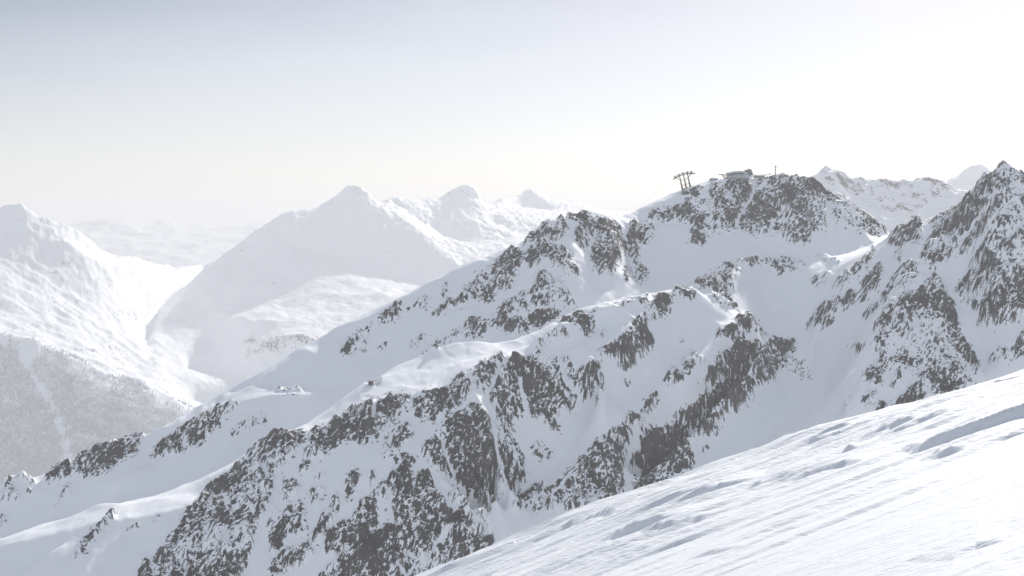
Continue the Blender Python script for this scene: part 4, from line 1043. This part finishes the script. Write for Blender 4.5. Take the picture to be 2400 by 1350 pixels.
def station():
    d = 2322.0
    root = empty("summit_station", W(1728, 418, d))
    L = frame_at(1728, 418, d)
    S = d / F
    # long hall: arched section swept along x, its ridge rising to the middle
    def hall(bm):
        secs = []
        for px, top, bot in ((1703.5, 405.2, 418.5), (1712, 403.2, 418.5), (1722, 402.0, 418.5), (1733, 401.4, 419), (1742, 402.6, 419.6), (1748, 405.6, 420), (1753, 410.5, 420.3)):
            x, zt, zb = (px - 1728) * S, (418 - top) * S, (418 - bot) * S - 3
            prof = [(-8.0, zb), (-9.2, zb + (zt - zb) * .45), (-8.6, zb + (zt - zb) * .80), (-6.6, zt - .35), (-3.5, zt), (4, zt), (7.5, zt - 1.2), (8, zb)]
            secs.append([bm.verts.new((x, y, z)) for y, z in prof])
        for A, B in zip(secs[:-1], secs[1:]):
            for k in range(len(A)):
                bm.faces.new((A[k], A[(k + 1) % len(A)], B[(k + 1) % len(A)], B[k]))
        bm.faces.new(secs[0]); bm.faces.new(secs[-1][::-1])
    h = part("hall", hall, M_RIME, root)
    for k in range(13):
        px = 1704.5 + k * 2.75
        top = 406.2 - 3.2 * math.sin(min(1, k / 9) * math.pi / 2)
        part("window", lambda bm: prism(bm, [((px - 1728) * S + .3, (418 - top) * S - 4.6), ((px - 1728) * S + 1.55, (418 - top) * S - 4.6), ((px - 1728) * S + 1.55, (418 - top) * S - 1.5), ((px - 1728) * S + .3, (418 - top) * S - 1.5)], -9.75, -8.2), M_GLASS, root)
        part("mullion", lambda bm: tube(bm, ((px - 1728) * S, -9.6, -1.0), ((px - 1728) * S, -9.3, (418 - top) * S - .7), 0.14), M_FRAME, root)
    part("roof_snow", lambda bm: prism(bm, [((p - 1728) * S, (418 - q) * S) for p, q in ((1705, 405.2), (1712, 403.3), (1722, 402.1), (1733, 401.5), (1740, 402.3), (1740, 401.2), (1733, 400.5), (1722, 401.2), (1712, 402.5), (1705, 404.6))], -4.5, 5.5), M_SNOW, root)
    part("end_frame", lambda bm: [tube(bm, L(1700.3, 417.5, sy), L(1700.3, 405.2, sy), .22) for sy in (-7, 6)] + [tube(bm, L(1700.3, 405.2, sy), L(1704, 403.8, sy), .22) for sy in (-7, 6)] + [tube(bm, L(1700.3, 405.2, -7), L(1700.3, 405.2, 6), .22), tube(bm, L(1700.3, 411.5, -7), L(1704, 411.5, -7), .2)], M_FRAME, root)
    # tilted lookout block on the east end
    out = [(1743, 400.4), (1749.5, 398.2), (1754.5, 396.7), (1757.6, 396.8), (1762.6, 406.4), (1761.8, 410.5), (1754.5, 413.5), (1749.5, 408.5)]
    blk = part("lookout_block", lambda bm: prism(bm, [L(x, y)[::2] for x, y in out], -7.5, 6.0), M_DARK, root, bevel=0.35)
    part("window", lambda bm: prism(bm, [L(x, y)[::2] for x, y in ((1752.5, 400.8), (1757.2, 399.2), (1760.3, 405.2), (1755.8, 408.6))], -7.75, -7.3), M_STONE, blk)
    part("roof_rim", lambda bm: [tube(bm, L(*a, -7.6), L(*b, -7.6), .3) for a, b in zip(out[:4], out[1:5])], M_STONE, blk)
    part("snow_collar", lambda bm: prism(bm, [L(x, y)[::2] for x, y in ((1740, 401.2), (1744, 402), (1749.5, 406.8), (1753.6, 411.8), (1752.4, 412.4), (1748.3, 408), (1743.5, 403.6))], -9.3, -5.5), M_SNOW, root)
    part("antenna", lambda bm: tube(bm, L(1751.5, 398.5), L(1751.5, 388.6), .22, .12), M_STEEL, blk)
    for sy in (-3, 3):
        part("loading_arm", lambda bm: tube(bm, L(1685, 409, sy), L(1703, 410.2, sy), .55), M_STEEL, root)
        part("arm_strut", lambda bm: tube(bm, L(1693, 410, sy), L(1699.6, 417.8, sy), .45), M_STEEL, root)
    part("deck", lambda bm: prism(bm, [L(x, y)[::2] for x, y in ((1697, 417.3), (1718, 416.6), (1735, 418.0), (1754, 419.2), (1754, 422), (1735, 421), (1718, 420), (1697, 421))], -12.5, 9), M_CONC, root)
    part("stair", lambda bm: prism(bm, [L(x, y)[::2] for x, y in ((1752, 420.2), (1754.5, 419.6), (1767, 430.6), (1765, 432.2))], -21, -16.5), M_SNOW, root)
    part("snow_wall", lambda bm: prism(bm, [L(x, y)[::2] for x, y in ((1753.5, 413.5), (1761.5, 409.8), (1763.5, 412), (1762, 416.5), (1755, 419.5), (1752.5, 418.5))], -8.2, 4), M_SNOW, root, bevel=.3)
    tag(root, "rime coated summit lift station with glazed hall and tilted lookout block on the ridge", "lift station")
    return root


def footbridge():
    d = 2326.0
    root = empty("footbridge", W(1785, 412, d))
    L = frame_at(1785, 412, d)
    pts = [(1763.5, 408.3), (1770, 410.2), (1777, 411.2), (1785, 411.2), (1793, 410.2), (1801, 408.9), (1808, 407.6)]
    part("deck", lambda bm: [prism(bm, [L(*a)[::2], L(*b)[::2], L(b[0], b[1] + 1.0)[::2], L(a[0], a[1] + 1.0)[::2]], -2.2, 2.2) for a, b in zip(pts[:-1], pts[1:])], M_CONC, root)
    part("retaining_wall", lambda bm: prism(bm, [L(x, y)[::2] for x, y in ((1766, 411.4), (1777, 412.4), (1792, 411.6), (1792, 417.5), (1766, 417.5))], -1.6, 1.8), M_CONC, root)
    for p in pts[2:]:
        part("railing_post", lambda bm: tube(bm, L(p[0], p[1] + .3, -2.1), L(p[0], p[1] - 1.7, -2.1), .12), M_STEEL, root)
    part("handrail", lambda bm: [tube(bm, L(a[0], a[1] - 1.6, -2.1), L(b[0], b[1] - 1.6, -2.1), .2) for a, b in zip(pts[2:-1], pts[3:])], M_STEEL, root)
    tag(root, "frosted concrete footbridge with dark railing between the lift station and mast", "footbridge")


def mast():
    d = 2333.0
    x, y, z = W(1817.6, 408, d)
    root = empty("antenna_mast", (x, y, z))
    L = frame_at(1817.6, 408, d)
    part("pole", lambda bm: tube(bm, L(1817.6, 412), L(1817.9, 391.6), .85, .7, 8), M_STONE, root)
    part("antenna_head", lambda bm: [tube(bm, L(1817.9, 391.8), L(1817.9, 389), 1.5, 1.35, 8), bar(bm, L(1816.6, 389.6), (1.6, 1.6, .7))], M_STEEL, root)
    part("junction_box", lambda bm: bar(bm, L(1816.3, 396.6), (1.1, 1.0, 1.0)), M_STEEL, root)
    tag(root, "single grey antenna mast with dark head on the summit ridge", "mast")


def platform():
    d = 2318.0
    root = empty("snow_platform", W(1672.5, 420, d))
    L = frame_at(1672.5, 420, d)
    part("slab", lambda bm: prism(bm, [L(x, y)[::2] for x, y in ((1664, 418.2), (1681, 418.4), (1683, 424), (1663, 425))], -5, 5), M_CONC, root, bevel=.2)
    part("snow_cap", lambda bm: prism(bm, [L(x, y)[::2] for x, y in ((1663.8, 418.3), (1664.3, 417.6), (1680.6, 417.8), (1681.2, 418.5))], -5.2, 5.2), M_SNOW, root)
    tag(root, "low snow capped concrete platform beside the lift station", "platform")


def hut():
    d = 1694.0
    root = empty("ridge_hut", W(871, 899, d))
    L = frame_at(871, 899, d)
    part("wall", lambda bm: prism(bm, [L(x, y)[::2] for x, y in ((864, 902), (864, 894), (874.5, 894), (874.5, 902))], -3, 4), M_DARK, root)
    part("roof", lambda bm: prism(bm, [L(x, y)[::2] for x, y in ((862.6, 894.4), (862.8, 892.3), (884, 891.8), (884, 893.2))], -4, 5), M_STONE, root, bevel=.12)
    part("door", lambda bm: bar(bm, L(868, 898.4, -3.1), (1.3, .3, 2.6)), M_STEEL, root)
    tag(root, "small flat roofed hut on the edge of the sunlit snow plateau", "hut")


def summit_cross():
    d = 5796.0
    root = empty("summit_cross", W(1932.3, 389, d))
    L = frame_at(1932.3, 389, d)
    part("upright", lambda bm: bar(bm, L(1932.3, 387.2), (.55, .5, 9.0)), M_STEEL, root)
    part("crossarm", lambda bm: bar(bm, L(1932.3, 385), (3.6, .46, .55)), M_STEEL, root)
    tag(root, "thin summit cross on the pointed top of the jagged far ridge", "summit cross")


def cables():
    d0 = 2308.0
    for sy in (-4.6, 4.6):
        for (a, b, da, db, sag, lab) in (((1627.5, 405.6), (1687, 408.8), d0 + sy, 2322 + sy * .6, 1.2, "thin steel cable hanging between the tower and the lift station"),
                                         ((1578.5, 419), (930, 905), d0 + sy, 2560 + sy, 9, "thin steel cable dropping from the tower behind the snowy shoulder")):
            p0, p1 = Vector(W(a[0], a[1], da)), Vector(W(b[0], b[1], db))
            n = 24
            bm = bmesh.new()
            P = [p0.lerp(p1, k / n) - Vector((0, 0, sag * 4 * (k / n) * (1 - k / n))) for k in range(n + 1)]
            for q, r in zip(P[:-1], P[1:]): tube(bm, q - p0, r - p0, 0.075, n=5)
            me = bpy.data.meshes.new("track_cable"); bm.to_mesh(me); bm.free(); me.materials.append(M_STEEL)
            o = bpy.data.objects.new("track_cable", me); col.objects.link(o); o.location = p0
            tag(o, lab, "cable", "ropeway cables from the tower to the station" if a[0] > 1600 else "ropeway cables running down from the tower")


cable_tower(); station(); footbridge(); mast(); platform(); hut(); summit_cross(); cables()

# ------------------------------------------------------------------ forest on the far valley side
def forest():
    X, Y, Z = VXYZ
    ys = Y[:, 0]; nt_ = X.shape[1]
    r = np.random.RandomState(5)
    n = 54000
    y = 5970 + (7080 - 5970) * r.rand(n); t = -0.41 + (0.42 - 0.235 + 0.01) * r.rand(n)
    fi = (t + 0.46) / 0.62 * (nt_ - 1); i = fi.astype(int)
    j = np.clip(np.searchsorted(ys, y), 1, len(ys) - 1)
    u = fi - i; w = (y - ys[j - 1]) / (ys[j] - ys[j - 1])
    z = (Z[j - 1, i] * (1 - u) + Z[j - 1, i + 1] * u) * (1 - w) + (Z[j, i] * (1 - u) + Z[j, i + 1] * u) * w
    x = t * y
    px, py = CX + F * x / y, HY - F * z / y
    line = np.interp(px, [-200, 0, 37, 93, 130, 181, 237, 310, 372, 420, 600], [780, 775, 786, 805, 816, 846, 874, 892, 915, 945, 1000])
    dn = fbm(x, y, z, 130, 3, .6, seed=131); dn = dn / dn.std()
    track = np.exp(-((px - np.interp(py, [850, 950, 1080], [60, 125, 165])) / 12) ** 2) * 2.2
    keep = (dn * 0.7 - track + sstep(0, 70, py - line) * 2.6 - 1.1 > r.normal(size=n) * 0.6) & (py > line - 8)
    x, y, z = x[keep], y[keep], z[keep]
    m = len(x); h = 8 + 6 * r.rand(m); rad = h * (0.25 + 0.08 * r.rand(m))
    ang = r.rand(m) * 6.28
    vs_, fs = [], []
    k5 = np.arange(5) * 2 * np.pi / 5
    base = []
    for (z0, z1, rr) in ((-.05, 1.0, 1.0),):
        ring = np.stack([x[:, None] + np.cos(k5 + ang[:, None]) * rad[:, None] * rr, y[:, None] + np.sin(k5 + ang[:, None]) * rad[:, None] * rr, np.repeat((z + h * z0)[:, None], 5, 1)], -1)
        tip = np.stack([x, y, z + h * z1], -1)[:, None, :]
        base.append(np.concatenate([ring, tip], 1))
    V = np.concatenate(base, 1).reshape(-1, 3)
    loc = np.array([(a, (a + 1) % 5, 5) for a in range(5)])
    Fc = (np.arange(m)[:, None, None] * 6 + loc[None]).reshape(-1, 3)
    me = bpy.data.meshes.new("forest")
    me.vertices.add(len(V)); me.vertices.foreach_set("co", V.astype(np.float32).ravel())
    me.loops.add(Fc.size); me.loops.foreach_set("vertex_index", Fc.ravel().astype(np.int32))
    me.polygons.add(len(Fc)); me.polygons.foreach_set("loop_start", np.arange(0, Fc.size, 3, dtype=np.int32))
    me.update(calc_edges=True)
    me.materials.append(simple_mat("conifer", (0.66, 0.68, 0.70), 0.9, var=0.4, scale=0.05))  # snow-laden crowns, paled further to stand in for thicker valley haze
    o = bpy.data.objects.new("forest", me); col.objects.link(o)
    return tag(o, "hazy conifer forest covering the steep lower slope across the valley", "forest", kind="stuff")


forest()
#NEXT
